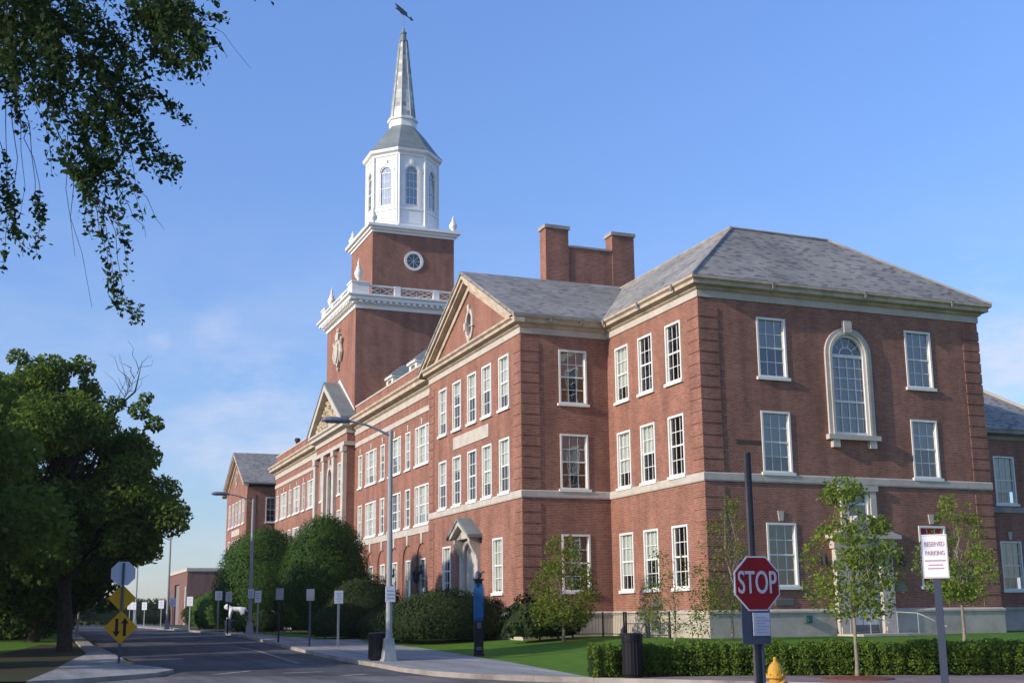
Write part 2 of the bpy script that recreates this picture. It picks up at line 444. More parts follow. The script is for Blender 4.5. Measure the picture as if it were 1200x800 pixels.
def box_uv(me):
    nl = len(me.loops)
    if nl == 0: return
    uvl = me.uv_layers.new(name='UVMap')
    co = np.empty(len(me.vertices)*3); me.vertices.foreach_get('co', co); co = co.reshape(-1, 3)
    vi = np.empty(nl, dtype=np.int32); me.loops.foreach_get('vertex_index', vi)
    nr = np.empty(len(me.polygons)*3); me.polygons.foreach_get('normal', nr); nr = nr.reshape(-1, 3)
    lt = np.empty(len(me.polygons), dtype=np.int32); me.polygons.foreach_get('loop_total', lt)
    ln = np.repeat(nr, lt, axis=0); p = co[vi]
    hz = np.stack([-ln[:, 1], ln[:, 0]], 1); hl = np.linalg.norm(hz, axis=1)
    flat = hl < 0.15
    hz[flat] = (1, 0); hl[flat] = 1
    hz /= hl[:, None]
    uu = p[:, 0]*hz[:, 0]+p[:, 1]*hz[:, 1]
    slope = np.clip(hl, 0.3, 1)
    vv = np.where(flat, -p[:, 0]*hz[:, 1]+p[:, 1]*hz[:, 0], p[:, 2]/slope)
    uv = np.stack([uu, vv], 1).astype(np.float32).ravel()
    uvl.data.foreach_set('uv', uv)

def rect(u0, u1, z0, z1): return [(u0, z0), (u1, z0), (u1, z1), (u0, z1)]
def archpoly(uc, w, z0, zs, n=12, rise=1.0):
    r = w/2
    return [(uc-r, z0), (uc+r, z0)]+[(uc+r*math.cos(PI*i/n), zs+rise*r*math.sin(PI*i/n)) for i in range(n+1)]

# ------------------------------------------------------------------ terrain
VX, VY = math.sin(YAW), math.cos(YAW)
def S(x, y):
    D = (x-CAM_POS.x)*VX+(y-CAM_POS.y)*VY
    t = min(1, max(0, (D-42)/36))
    return -1.65+0.5*t*t*(3-2*t)
def segdist(p, poly):
    best = 1e9
    for a, b in zip(poly[:-1], poly[1:]):
        ax, ay = a; bx, by = b; dx, dy = bx-ax, by-ay
        t = max(0, min(1, ((p[0]-ax)*dx+(p[1]-ay)*dy)/(dx*dx+dy*dy)))
        best = min(best, math.hypot(p[0]-ax-t*dx, p[1]-ay-t*dy))
    return best
HEDGE = [(-12.75, -15.85), (-9.5, -16.9), (-3.8, -20.2), (8, -26.5)]
WALK_IN = [(-13.1, 60), (-12.6, 36), (-12.1, 25.5), (-11.2, 21), (-9.7, 18.6), (-9.6, 8), (-9.9, 2.4), (-10.8, -5), (-11.9, -11), (-12.75, -15.85)]
LAWN_EDGE = WALK_IN+HEDGE[1:]
def lawn_z(x, y):
    s = S(x, y)+0.11
    d = segdist((x, y), LAWN_EDGE)
    t = min(1, d/9); t = t*t*(3-2*t)
    return s+(max(-1.05, s)-s)*t
def drape(name, poly, zf, matn, res=1.5, skirt=0.0, mats=None):
    """terrain sheet over a polygon, with an optional skirt down its edge"""
    pts = []
    n = len(poly)
    for i in range(n):
        a, b = Vector(poly[i]), Vector(poly[(i+1) % n]); k = max(1, int((b-a).length/res))
        pts += [a.lerp(b, j/k) for j in range(k)]
    nb = len(pts)
    xs = [p.x for p in pts]; ys = [p.y for p in pts]
    inner = []
    x = min(xs)
    while x < max(xs):
        y = min(ys)
        while y < max(ys):
            inner.append(Vector((x+0.01, y+0.013))); y += res
        x += res
    def inside(q):
        c = False
        for i in range(n):
            a, b = poly[i], poly[(i+1) % n]
            if (a[1] > q[1]) != (b[1] > q[1]) and q[0] < (b[0]-a[0])*(q[1]-a[1])/(b[1]-a[1])+a[0]: c = not c
        return c
    inner = [q for q in inner if inside(q)]
    vs, es, fs, _, _, _ = delaunay_2d_cdt(pts+inner, [(i, (i+1) % nb) for i in range(nb)], [list(range(nb))], 1, 1e-5)
    mb = MB()
    ff = []
    for f in fs:
        a, b, c = vs[f[0]], vs[f[1]], vs[f[2]]
        cr = (b.x-a.x)*(c.y-a.y)-(b.y-a.y)*(c.x-a.x)
        ff.append(tuple(f) if cr > 0 else tuple(reversed(f)))
    mb.add([(q.x, q.y, zf(q.x, q.y)) for q in vs], ff)
    if skirt:
        area = sum(pts[i].x*pts[(i+1) % nb].y-pts[(i+1) % nb].x*pts[i].y for i in range(nb))
        top = [(q.x, q.y, zf(q.x, q.y)) for q in pts]; bot = [(a, b, c-skirt) for a, b, c in top]
        q = []
        for i in range(nb):
            j = (i+1) % nb
            q.append((i, nb+i, nb+j, j) if area > 0 else (i, j, nb+j, nb+i))
        mb.add(top+bot, q, 1 if mats else 0)
    o = mb.build(name, mats or matn)
    tag(o, kind='structure')
    return o

# base ground, one sheet to the horizon, rows across the viewing direction
mb = MB()
Ds = [-400, -100, -20]+[float(i) for i in range(0, 41, 8)]+[42+i for i in range(0, 37)]+[80, 100, 160, 300, 500]
Ls = [-400, -200, -60, 0, 60, 200, 400]
vs = []
for D in Ds:
    for Lt in Ls:
        x = CAM_POS.x+D*VX+Lt*math.cos(YAW); y = CAM_POS.y+D*VY-Lt*math.sin(YAW)
        vs.append((x, y, S(x, y)-0.025))
nL = len(Ls)
mb.add(vs, [(i*nL+j, i*nL+j+1, (i+1)*nL+j+1, (i+1)*nL+j) for i in range(len(Ds)-1) for j in range(nL-1)])
tag(mb.build('ground', 'dry_ground'), kind='structure')

# streets
KERB_R = [(-13.2, 160), (-13.2, 60), (-13.4, 40), (-13.9, 24), (-14.3, 11), (-14.6, 2), (-14.85, -4), (-15.1, -7.5), (-15.05, -10.2), (-14.6, -12.4), (-13.7, -14.6)]
KERB_L = [(-19.6, 160), (-20.6, 75), (-21.7, 42), (-22.0, 18), (-21.6, 7.2), (-21.7, 1.0), (-21.1, -2.2), (-20.9, -4.2)]
side_poly = KERB_R[:-2]+[(-15.0, -11.5), (-19.3, -7.5), (-24, -9.0), (-24, -7), (-20.9, -4.2)]+KERB_L[::-1][1:]
drape('road', [(-13.2, 160), (-13.2, 60), (-13.4, 40), (-13.9, 24), (-14.3, 11), (-14.6, 2), (-14.85, -4), (-15.1, -7.5), (-15.05, -10.4),
               (-19.3, -7.6), (-21.6, -6.4), (-21.1, -2.2), (-21.7, 1.0), (-21.6, 7.2), (-22.0, 18), (-21.7, 42), (-20.6, 75), (-19.6, 160)],
      lambda x, y: S(x, y), 'asphalt', 2.0)
drape('cross_street', [(-15.05, -10.4), (-14.6, -12.4), (-13.7, -14.6), (-9.0, -21.2), (12, -31), (12, -60), (-70, -60), (-70, 6), (-40, -2), (-24, -9.0), (-21.6, -6.4), (-19.3, -7.6)],
      lambda x, y: S(x, y)-0.004, 'asphalt_worn', 4.0)
# kerb-side sidewalk at the right of the street
SW = KERB_R[:-1]+[(-12.75, -15.85)]+WALK_IN[::-1][1:]+[(-10.5, 100), (-10.5, 160)]
drape('sidewalk', SW, lambda x, y: S(x, y)+0.13, 'concrete', 2.0, skirt=0.2, mats=['concrete', 'kerb_stone'])
drape('brick_sidewalk', [(-14.6, -12.4), (-13.7, -14.6), (-9.0, -21.2), (12, -31.2), (12, -28.3), (8, -26.6), (-3.8, -20.3), (-9.5, -17.0), (-12.75, -15.95)][1:],
      lambda x, y: S(x, y)+0.126, 'pavers', 1.5, skirt=0.2, mats=['pavers', 'kerb_stone'])
# corner and walk at the left of the street
drape('sidewalk', [(-22.2, 60), (-22.3, 21), (-22.1, 18.4), (-21.9, 7.2), (-22.0, 1.0), (-21.4, -2.2), (-21.2, -4.2), (-21.9, -6.2), (-24.2, -8.6), (-25.35, -9.1), (-24.6, -2.5), (-24.0, 4), (-23.55, 8), (-23.0, 11.6), (-22.9, 20.6), (-23.0, 60)],
      lambda x, y: S(x, y)+0.10, 'concrete', 1.5, skirt=0.16, mats=['concrete', 'kerb_stone'])
drape('planting_bed', [(-22.95, 11.7), (-23.5, 8), (-23.95, 4), (-24.55, -2.5), (-25.3, -9.0), (-31, -5.6), (-30, -2.6), (-27.2, 6), (-26.0, 16), (-24.6, 24), (-23.0, 20.5)],
      lambda x, y: S(x, y)+0.08, 'mulch', 1.5)
drape('verge', [(-23.05, 60), (-23.05, 21), (-24.6, 24.1), (-26.1, 16), (-27.3, 6), (-30.1, -2.5), (-31.1, -5.6), (-60, 5), (-60, 60)],
      lambda x, y: S(x, y)+0.06, 'grass', 3.0)
LAWN = [(60, -27), (60, 8)]
drape('lawn', WALK_IN[1:-1]+[(-12.6, -15.6), (-9.5, -16.75), (-3.8, -19.95), (8, -26.3), (60, -40), (60, 0), (14, 4), (1, 4), (1, 12), (-3.5, 12), (-3.5, 24), (-1, 30), (-1, 36)],
      lawn_z, 'grass', 1.5)
# painted lines
def stripe(name, pts, w, m_='road_paint', dz=0.006):
    poly = []
    P = [Vector(p) for p in pts]
    lft, rgt = [], []
    for i, p in enumerate(P):
        d = (P[min(i+1, len(P)-1)]-P[max(i-1, 0)]).normalized(); nn_ = Vector((-d.y, d.x))*w/2
        lft.append(p+nn_); rgt.append(p-nn_)
    poly = [(q.x, q.y) for q in lft+rgt[::-1]]
    drape(name, poly, lambda x, y: S(x, y)+dz, m_, 1.2)
stripe('lane_marking', [(-16.4, 0.5), (-16.1, 5), (-15.8, 12), (-16.0, 16), (-17.0, 18.4), (-18.5, 19.2), (-20.9, 19.8)], 0.16)
stripe('crosswalk_marking', [(-20.3, -6.3), (-18.9, -4.3)], 0.3)
stripe('crosswalk_marking', [(-18.3, -6.4), (-17.1, -6.3)], 0.3)
stripe('crosswalk_marking', [(-17.2, -9.0), (-16.3, -8.4)], 0.3)
stripe('kerb_marking', [(-21.95, 1.6), (-22.1, 4.6)], 0.22, 'yellow_paint', 0.108)

# ------------------------------------------------------------------ the college building
BZ, ZBELT, ZC, ZE = -1.35, 5.6, 13.0, 13.75       # below grade, belt top, brick top, eave
bld = thing('college_building', 'long red brick college building with white clock-style spire, slate roofs and stone trim', 'building')
bld['label'] = 'long red brick college building with slate roofs, stone trim and a tall white-spired tower'
UXL, WXL = (0, 1, 0), (-1, 0, 0)        # faces looking towards -X (u runs along +Y)
UXF, WXF = (1, 0, 0), (0, -1, 0)        # faces looking towards -Y (u runs along +X)
RZL = -PI/2

# ---- window kit: shared meshes, one object tree per window
KIT = {}
def window_kit(key, w, h, cols, rows, bars_w=0.030, casing=0.088, mull=()):
    fr_ = MB()
    y0, y1 = -0.035, 0.15
    fr_.box(-w/2, -w/2+casing, y0, y1, 0, h); fr_.box(w/2-casing, w/2, y0, y1, 0, h)
    fr_.box(-w/2+casing, w/2-casing, y0, y1, h-casing, h); fr_.box(-w/2+casing, w/2-casing, y0, y1, 0, casing*0.8)
    lo, hi = casing*0.8, h-casing; mid = (lo+hi)/2
    xs = [-w/2+casing]+sorted(mull)+[w/2-casing]
    for mx_ in mull: fr_.box(mx_-0.07, mx_+0.07, y0+0.01, y1, lo, hi)
    for bi in range(len(xs)-1):
        a = xs[bi]+(0.07 if bi > 0 else 0); b = xs[bi+1]-(0.07 if bi < len(xs)-2 else 0)
        fr_.box(a, b, 0.05, 0.13, mid-0.035, mid+0.035)
        st = 0.045
        fr_.box(a, a+st, 0.055, 0.125, lo, hi); fr_.box(b-st, b, 0.055, 0.125, lo, hi)
        nc = cols if not mull else (cols if (b-a) > 0.75 else 2)
        for i in range(1, nc):
            x = a+(b-a)*i/nc; fr_.box(x-bars_w/2, x+bars_w/2, 0.07, 0.105, lo, hi)
        for half in (0, 1):
            z0 = lo if half == 0 else mid; hh = mid-lo
            for j in range(1, rows):
                z = z0+hh*j/rows; fr_.box(a, b, 0.072, 0.103, z-bars_w/2, z+bars_w/2)
    gl_ = MB(); gl_.add([(-w/2+.05, 0.088, lo-.02), (w/2-.05, 0.088, lo-.02), (w/2-.05, 0.088, hi+.02), (-w/2+.05, 0.088, hi+.02)], [(0, 1, 2, 3)])
    inn = MB(); inn.box(-w/2-.12, w/2+.12, 0.62, 0.66, -.12, h+.12)  # dark sheet behind the pane, standing in for the unlit room
    sl_ = MB(); sl_.box(-w/2-0.1, w/2+0.1, -0.11, 0.12, -0.13, -0.002)
    bl = {}
    for fb in (0.3, 0.5, 0.75, 0.97):
        q = MB(); q.box(-w/2+.06, w/2-.06, 0.16, 0.165, hi-(hi-lo)*fb, hi+0.03); bl[fb] = q.mesh('blind', 'blind')
    ks = MB(); ks.prism([(-0.1, -0.05, h+0.08), (0.1, -0.05, h+0.08), (0.15, -0.05, h+0.5), (-0.15, -0.05, h+0.5)], 0, (0, 0.07, 0))
    KIT[key] = dict(frame=fr_.mesh('window', 'white_paint'), pane=gl_.mesh('pane', 'glass'), backing=inn.mesh('dark_backing', 'unlit_backing'),
                    sill=sl_.mesh('sill', 'white_paint'), blinds=bl, key=ks.mesh('keystone', 'stone'), w=w, h=h)
window_kit('std', 1.45, 2.6, 3, 2)
window_kit('slim', 1.36, 2.6, 3, 2)
window_kit('lower', 1.40, 2.5, 3, 2)
window_kit('nar', 1.15, 2.5, 2, 2)
window_kit('wide', 3.0, 2.5, 3, 2, mull=(-0.75, 0.75))
window_kit('small', 1.15, 1.75, 2, 1)
blind_choice = [0.3, 0.5, 0.75, 0.97, 0.97, 0.5, None, 0.97, 0.75]
def place_window(key, loc, rz, blind='r', keystone=False, name='window', sill=True, label=None):
    k = KIT[key]
    o = link(name, k['frame'], bld, loc, rz)
    if label: o['label'] = label
    link('pane', k['pane'], o); link('dark_backing', k['backing'], o)
    if sill: link('sill', k['sill'], o)
    if blind == 'r': blind = random.choice(blind_choice)
    if blind: link('blind', k['blinds'][blind], o)
    if keystone: link('keystone', k['key'], o)
    return o

def face_L(mbw, x, y0, y1, z0, z1, wins, extra=(), outer=None, depth=0.16):
    """wall looking to -X; wins: (yc, z0, key)"""
    holes = [rect(yc-KIT[k]['w']/2, yc+KIT[k]['w']/2, zz, zz+KIT[k]['h']) for yc, zz, k in wins]+list(extra)
    mbw.wall((x, 0, 0), UXL, WXL, outer or rect(y0, y1, z0, z1), holes, depth)
def face_F(mbw, y, x0, x1, z0, z1, wins, extra=(), outer=None, depth=0.16):
    holes = [rect(xc-KIT[k]['w']/2, xc+KIT[k]['w']/2, zz, zz+KIT[k]['h']) for xc, zz, k in wins]+list(extra)
    mbw.wall((0, y, 0), UXF, WXF, outer or rect(x0, x1, z0, z1), holes, depth)

PX, PY0, PY1, PYC = -4.52, 8.71, 22.79, 15.75     # pedimented wing
RW = 14.84
R1, R2, R3 = 0.98, 5.68, 9.74
# ---- corner block
mw = MB()
LY = [2.2, 4.78, 7.15]
wl = [(y, z, 'slim') for z in (R1, R2, R3) for y in LY]
face_L(mw, 0, 0, PY0, 0, ZC+.4, wl)
wf = [(x, z, 'std') for z in (R1, R2, R3) for x in (3.55, 11.33)]
ARC = 7.43
arch_hole = archpoly(ARC, 1.86, 7.42, 10.98, 16)
face_F(mw, 0, 0, RW, 0, ZC+.4, wf, [arch_hole, rect(6.9, 8.05, 3.75, 5.25), rect(6.55, 8.35, -0.95, 2.55)], depth=0.22, outer=[(0, 0), (6.45, 0), (6.45, -0.95), (8.45, -0.95), (8.45, 0), (RW, 0), (RW, ZC+.4), (0, ZC+.4)])
mw.add([(RW, 0, BZ), (RW, 30, BZ), (RW, 30, ZC+.4), (RW, 0, ZC+.4)], [(0, 1, 2, 3)])
mw.add([(0, 30, BZ), (0, PY0, BZ), (0, PY0, ZC+.4), (0, 30, ZC+.4)], [(0, 1, 2, 3)])
mw.add([(RW, 30, BZ), (0, 30, BZ), (0, 30, ZC+.4), (RW, 30, ZC+.4)], [(0, 1, 2, 3)])
mw.build('wall', 'brick', bld)
for i, (y, z, k) in enumerate(wl): place_window(k, (0, y, z), RZL, blind=[None, .5, .75][i % 3] if i < 6 else [None, None, .75][i % 3])
for i, (x, z, k) in enumerate(wf):
    if (x, z) == (11.33, R1):
        o = place_window(k, (x, 0, z), 0, blind=None, keystone=True, label='window with a red and white banner hung behind its glass')
        b_ = MB(); b_.box(-.62, .62, .080, .086, .12, .72); b_.build('banner', 'red_cloth', o); b_ = MB(); b_.box(-.62, .62, .080, .086, 2.12, 2.48); b_.build('banner', 'red_cloth', o)
        b_ = MB(); b_.box(-.62, .62, .080, .086, .722, 2.118); b_.build('banner', 'sign_white', o)
    else: place_window(k, (x, 0, z), 0, blind=[.75, .97, .75, .5, .5, .97][i] if i else None, keystone=(z == R1))

# ---- pedimented wing
def ped_wing(yc, x0, right_side=True, door=True):
    """gabled wing looking to -X, centred on yc, 14.08 m wide"""
    ya, yb = yc-7.04, yc+7.04
    zA = 17.6
    mw = MB()
    ys = [yc-4.85, yc-2.45, yc-.25, yc+2.15, yc+4.55]
    w_ = [(y, z, 'slim') for z in (R2, R3) for y in ys]
    ex = []
    if door:
        w_ += [(yc-3.85, R1, 'slim'), (yc+3.85, R1, 'slim')]
        ex = [archpoly(yc, 1.75, -1.0, 2.75, 12)]
    ov = [(PI*2*i/20) for i in range(20)]
    oval = [(yc+.42*math.cos(a), 15.0+.66*math.sin(a)) for a in ov]
    outer = [(ya, 0), (yb, 0), (yb, ZC+.4), (yc, zA-.25), (ya, ZC+.4)]
    if door: outer = [(ya, 0), (yc-1.0, 0), (yc-1.0, -1.0), (yc+1.0, -1.0), (yc+1.0, 0), (yb, 0), (yb, ZC+.4), (yc, zA-.25), (ya, ZC+.4)]
    face_L(mw, x0, ya, yb, 0, ZC+.4, w_, ex+[oval], outer=outer)
    ws = [((x0+(2.68 if not right_side else 2.67)), z, 'std') for z in (R1, R2, R3)]
    xr = 0.0 if right_side else x0+14
    face_F(mw, ya, x0, xr, 0, ZC+.4, ws)
    mw.add([(x0+16, yb, BZ), (x0, yb, BZ), (x0, yb, ZC+.4), (x0+16, yb, ZC+.4)], [(0, 1, 2, 3)])
    mw.build('wall', 'brick', bld)
    for y, z, k in w_: place_window(k, (x0, y, z), RZL)
    for i, (x, z, k) in enumerate(ws): place_window(k, (x, ya, z), 0, blind=[None, .5, .5][i])
    # oval window with stone surround
    n = 24; rim = MB(); gl_ = MB()
    A = [PI*2*i/n for i in range(n)]
    for i in range(n):
        a, b = A[i], A[(i+1) % n]
        pts = [(x0-.09, yc+r1*math.cos(t_), 15.0+r2*math.sin(t_)) for (r1, r2, t_) in ((.40, .64, a), (.40, .64, b), (.60, .86, b), (.60, .86, a))]
        rim.prism(pts, 0, (.18, 0, 0))
    for a in (0, PI/2, PI, 1.5*PI):
        cy, cz = yc+.58*math.cos(a), 15.0+.88*math.sin(a)
        rim.box(x0-.14, x0, cy-.14, cy+.14, cz-.2, cz+.2)
    rim.box(x0+.04, x0+.08, yc-.02, yc+.02, 14.4, 15.6); rim.box(x0+.04, x0+.08, yc-.38, yc+.38, 14.98, 15.02)
    orim = rim.build('oval_window', 'stone', bld)
    gl_.add([(x0+.09, yc+.43*math.cos(a), 15.0+.67*math.sin(a)) for a in reversed(A)], [tuple(range(n))]); gl_.build('pane', 'glass', orim)
    q = MB(); q.box(x0+.5, x0+.54, yc-.8, yc+.8, 14, 16); q.build('dark_backing', 'unlit_backing', orim)
    # raking cornice
    rk = MB()
    ol, orr, zb = ya-.55, yb+.55, 13.62
    sl = (zA+.05-zb)/(yc-ol)
    for (ta, tb, xo) in ((0, .20, .52), (.20, .40, .40), (.40, .80, .10)):
        for sgn in (-1, 1):
            e0 = yc+sgn*(yc-ol)
            pts = [(x0-xo, e0, zb-ta), (x0-xo, yc, zA+.05-ta), (x0-xo, yc, zA+.05-tb), (x0-xo, e0-sgn*0.0, zb-tb)]
            if ta >= .20:
                cut = (tb-0)/sl
                pts = [(x0-xo, e0-sgn*ta/sl*.9, zb), (x0-xo, yc, zA+.05-ta), (x0-xo, yc, zA+.05-tb), (x0-xo, e0-sgn*tb/sl*.9, zb)]
            rk.prism(pts, 0, (xo+.02, 0, 0))
    rk.build('raking_cornice', 'cornice_stone', bld)
    # roof slopes
    rf = MB()
    xe = 4.5 if right_side else x0+18
    for sgn in (-1, 1):
        e0 = yc+sgn*7.59
        rf.prism([(x0-.55, e0, 13.70), (x0-.55, yc, zA+.12), (x0-.55, yc, zA+.28), (x0-.55, e0, 13.86)], 0, (xe-x0+.55, 0, 0))
    rf.build('roof', 'slate', bld)
    # stone name panel
    pn = MB(); pn.box(x0-.05, x0, yc-2.75, yc+2.7, 8.66, 9.32); pn.build('stone_panel', 'stone', bld)
ped_wing(PYC, PX)
ped_wing(2*54.2-PYC, PX, right_side=False, door=False)

# ---- corner block roof
rf = MB()
o_ = .5
C0, C1 = (-o_, -o_, 13.82), (RW+o_+.05, -o_, 13.82)
T0, T1 = (4.35, 4.0, 17.68), (9.85, 4.1, 17.68)
T2, T3 = (9.85, 27, 17.68), (4.35, 27, 17.68)
C2, C3 = (RW+o_+.05, 31, 13.82), (-o_, 31, 13.82)
rf.add([C0, C1, C2, C3, T0, T1, T2, T3], [(0, 1, 5, 4), (1, 2, 6, 5), (2, 3, 7, 6), (3, 0, 4, 7), (4, 5, 6, 7), (3, 2, 1, 0)])
rf.build('roof', 'slate', bld)
rc = MB()
for a, b, r in ((T0, T1, .07), (T0, T3, .10), (C0, T0, .06), (C1, T1, .06)):
    rc.tube([Vector(a)+Vector((0, 0, .03)), Vector(b)+Vector((0, 0, .03))], r, 6)
rc.build('ridge_cap', 'stone_dark', bld)
# ---- cornice, belt, foundation round the corner block and the pedimented wing
PATH = [(PX, PY1), (PX, PY0), (0, PY0), (0, 0), (RW, 0), (RW, 20)]
cn = MB()
cn.sweep([(.0, 13.30), (.08, 13.30), (.16, 13.36), (.16, 13.42), (.40, 13.48), (.40, 13.62), (.52, 13.70), (.52, 13.80), (.0, 13.80)], PATH)
cn.build('cornice', 'cornice_stone', bld)
cn = MB(); cn.sweep([(.0, 13.0), (.05, 13.0), (.05, 13.297), (.0, 13.297)], PATH); cn.build('frieze', 'stone', bld)
bt = MB(); bt.sweep([(0, 5.24), (.05, 5.24), (.07, 5.30), (.07, 5.56), (.03, 5.6), (0, 5.6)], PATH); bt.build('belt_course', 'stone', bld)
def foundation(path, name='foundation'):
    fd = MB(); fd.sweep([(0, BZ), (.10, BZ), (.10, -.12), (.15, -.10), (.15, -.02), (.04, .06), (0, .06)], path); fd.build(name, 'foundation_stone', bld)
foundation([(PX, PY1), (PX, PYC+1.45)]); foundation([(PX, PYC-1.45), (PX, PY0), (0, PY0), (0, 0), (5.95, 0)]); foundation([(8.95, 0), (RW, 0), (RW, 20)])
for xx in (3.4, 8.2, 13.0): gt = MB(); gt.box(xx, xx+.12, -.56, -.5, 13.5, 13.78); gt.build('gutter_bracket', 'vent_metal', bld)
for yy in (1.2, 4.4, 7.9): gt = MB(); gt.box(-.56, -.5, yy, yy+.14, 13.5, 13.78); gt.build('gutter_bracket', 'vent_metal', bld)
for xx in (-3.2, -1.6): gt = MB(); gt.box(xx, xx+.12, PY0-.56, PY0-.5, 13.5, 13.78); gt.build('gutter_bracket', 'vent_metal', bld)

# ---- brick quoins
def quoins(corner, du, dv):
    quoin_stack(corner, du, dv, z0=.1, z1=5.2); quoin_stack(corner, du, dv, z0=5.66, z1=12.98)
def quoin_stack(corner, du, dv, w=.92, pitch=.5, z0=.1, z1=12.95, t=.03, skip=(-9, -9)):
    """corner (x,y); du along one face, dv along the other (unit 2D); blocks stand proud of both faces"""
    q = MB(); z = z0
    du = Vector((*du, 0)); dv = Vector((*dv, 0)); c = Vector((*corner, 0))
    while z+pitch*.84 < z1:
        h = pitch*.84
        if not (z < skip[1] and z+h > skip[0]):
            a = c-du*t-dv*t; up_ = Vector((0, 0, 1))
            for p0, d, n_ in ((a, du, dv), (a+dv*t, dv, du)):
                L_ = w+t if n_ is dv else w
                base = [p0, p0+d*L_, p0+d*L_+n_*t, p0+n_*t]
                q.prism([v_+up_*z for v_ in base], 0, (0, 0, h))
        z += pitch
    return q.build('quoins', 'brick', bld)
quoins((0, 0), (0, 1), (1, 0)); quoins((RW, 0), (-1, 0), (0, 1)); quoins((PX, PY0), (0, 1), (1, 0))
quoins((PX, PY1), (0, -1), (1, 0)); quoins((PX, 85.61), (0, 1), (1, 0))

# ---- arched stair window on the corner block
sr = MB()
def arch_ring(mb_, uc, zs, z0, ri, ro, y0, y1, n=16, face='F', x=0):
    inner = [(uc-ri, z0)]+[(uc-ri*math.cos(PI*i/n), zs+ri*math.sin(PI*i/n)) for i in range(n+1)]+[(uc+ri, z0)]
    outer_ = [(uc-ro, z0)]+[(uc-ro*math.cos(PI*i/n), zs+ro*math.sin(PI*i/n)) for i in range(n+1)]+[(uc+ro, z0)]
    for i in range(len(inner)-1):
        quad = [inner[i], inner[i+1], outer_[i+1], outer_[i]]
        if face == 'F': mb_.prism([(a, y0, b) for a, b in quad], 0, (0, y1-y0, 0))
        else: mb_.prism([(y0, a, b) for a, b in quad], 0, (y1-y0, 0, 0))
arch_ring(sr, ARC, 10.98, 7.4, .93, 1.21, -.10, .02)
arch_ring(sr, ARC, 10.98, 7.4, .90, 1.02, -.15, -.09)
sr.box(ARC-.2, ARC+.2, -.2, .0, 11.95, 12.48)
sr.box(ARC-1.36, ARC+1.36, -.24, .12, 7.2, 7.41)
sr.box(ARC-1.14, ARC-.78, -.2, .0, 6.86, 7.2); sr.box(ARC+.78, ARC+1.14, -.2, .0, 6.86, 7.2)
sro = sr.build('arched_window', 'stone', bld)
fr_ = MB()
arch_ring(fr_, ARC, 10.98, 7.42, .80, .93, -.03, .2)
fr_.box(ARC-.85, ARC+.85, -.02, .2, 7.42, 7.55); fr_.box(ARC-.82, ARC+.82, .03, .2, 10.86, 11.0)
fr_.box(ARC-.82, ARC+.82, .05, .17, 8.86, 8.96)
for i in range(1, 4):
    x = ARC-.82+1.64*i/4; fr_.box(x-.02, x+.02, .07, .14, 7.5, 10.9)
for zz in (8.2, 9.45, 9.95, 10.42): fr_.box(ARC-.82, ARC+.82, .075, .135, zz-.02, zz+.02)
for a in (PI*.2, PI*.4, PI*.6, PI*.8):
    fr_.tube([(ARC+.36*math.cos(a), .1, 10.98+.36*math.sin(a)), (ARC+.84*math.cos(a), .1, 10.98+.84*math.sin(a))], .02, 5)
arch_ring(fr_, ARC, 10.98, 10.98, .34, .38, .075, .13)
fr_.build('frame', 'white_paint', sro)
q = MB(); q.add([(a, .105, b) for a, b in archpoly(ARC, 1.7, 7.45, 10.98, 16)], [tuple(range(19))]); q.build('pane', 'glass', sro)
q = MB(); q.box(ARC-1.1, ARC+1.1, .8, .85, 7.2, 12.2); q.build('dark_backing', 'unlit_backing', sro)
q = MB(); q.box(ARC-.85, ARC+.85, .21, .215, 7.5, 11.0); q.build('blind', 'blind', sro)

# ---- street door of the corner block
dr = MB()
dr.box(6.0, 6.62, -.28, .05, -1.0, 2.55); dr.box(8.28, 8.9, -.28, .05, -1.0, 2.55)
dr.box(6.06, 6.56, -.34, -.28, -1.0, -.7); dr.box(8.34, 8.84, -.34, -.28, -1.0, -.7)
dr.box(5.9, 9.0, -.36, .05, 2.55, 2.95)
dr.box(5.72, 9.18, -.62, .03, 2.95, 3.12)
dr.box(7.1, 7.8, -.4, .02, 3.1, 3.75)
dr.box(6.55, 6.85, -.10, .05, 3.5, 5.24); dr.box(8.1, 8.4, -.10, .05, 3.5, 5.24); dr.box(6.45, 8.5, -.14, .03, 5.0, 5.24)
for s in (-1, 1):     # swan-neck slopes
    cx = 7.45; pts = []
    for i in range(9):
        t_ = i/8; xx = 1.75-1.30*t_; zz = 3.12+.80*(t_**1.6)
        pts.append((cx+s*xx, -.58, zz))
    low = [(p[0], p[1], max(3.12, p[2]-.2)) for p in pts]
    dr.prism(pts+low[::-1][:-1], 0, (0, .58, 0))
dro = dr.build('door_surround', 'stone', bld); dro['label'] = 'stone door surround with a curved broken pediment'
lf = MB()
for s in (-1, 1):
    xa, xb = sorted((7.45+s*.02, 7.45+s*.84))
    lf.box(xa, xb, .1, .16, -.93, .1); lf.box(xa, xb, .1, .16, 1.35, 1.5)
    lf.box(xa, xa+.13, .1, .16, .1, 1.35); lf.box(xb-.13, xb, .1, .16, .1, 1.35)
    lf.box((xa+xb)/2-.02, (xa+xb)/2+.02, .11, .15, .1, 1.35); lf.box(xa, xb, .11, .15, .7, .74)
lf.box(6.55, 8.35, .08, .18, 1.5, 1.62); lf.box(6.55, 6.62, .08, .2, -.95, 2.5); lf.box(8.28, 8.35, .08, .2, -.95, 2.5)
for i in range(1, 5): lf.box(6.6+.34*i-.02, 6.6+.34*i+.02, .1, .15, 1.6, 2.5)
lf.box(6.55, 8.35, .08, .2, 2.45, 2.55)
lfo = lf.build('door', 'white_paint', bld); lfo['label'] = 'white double door with glazed upper panels'
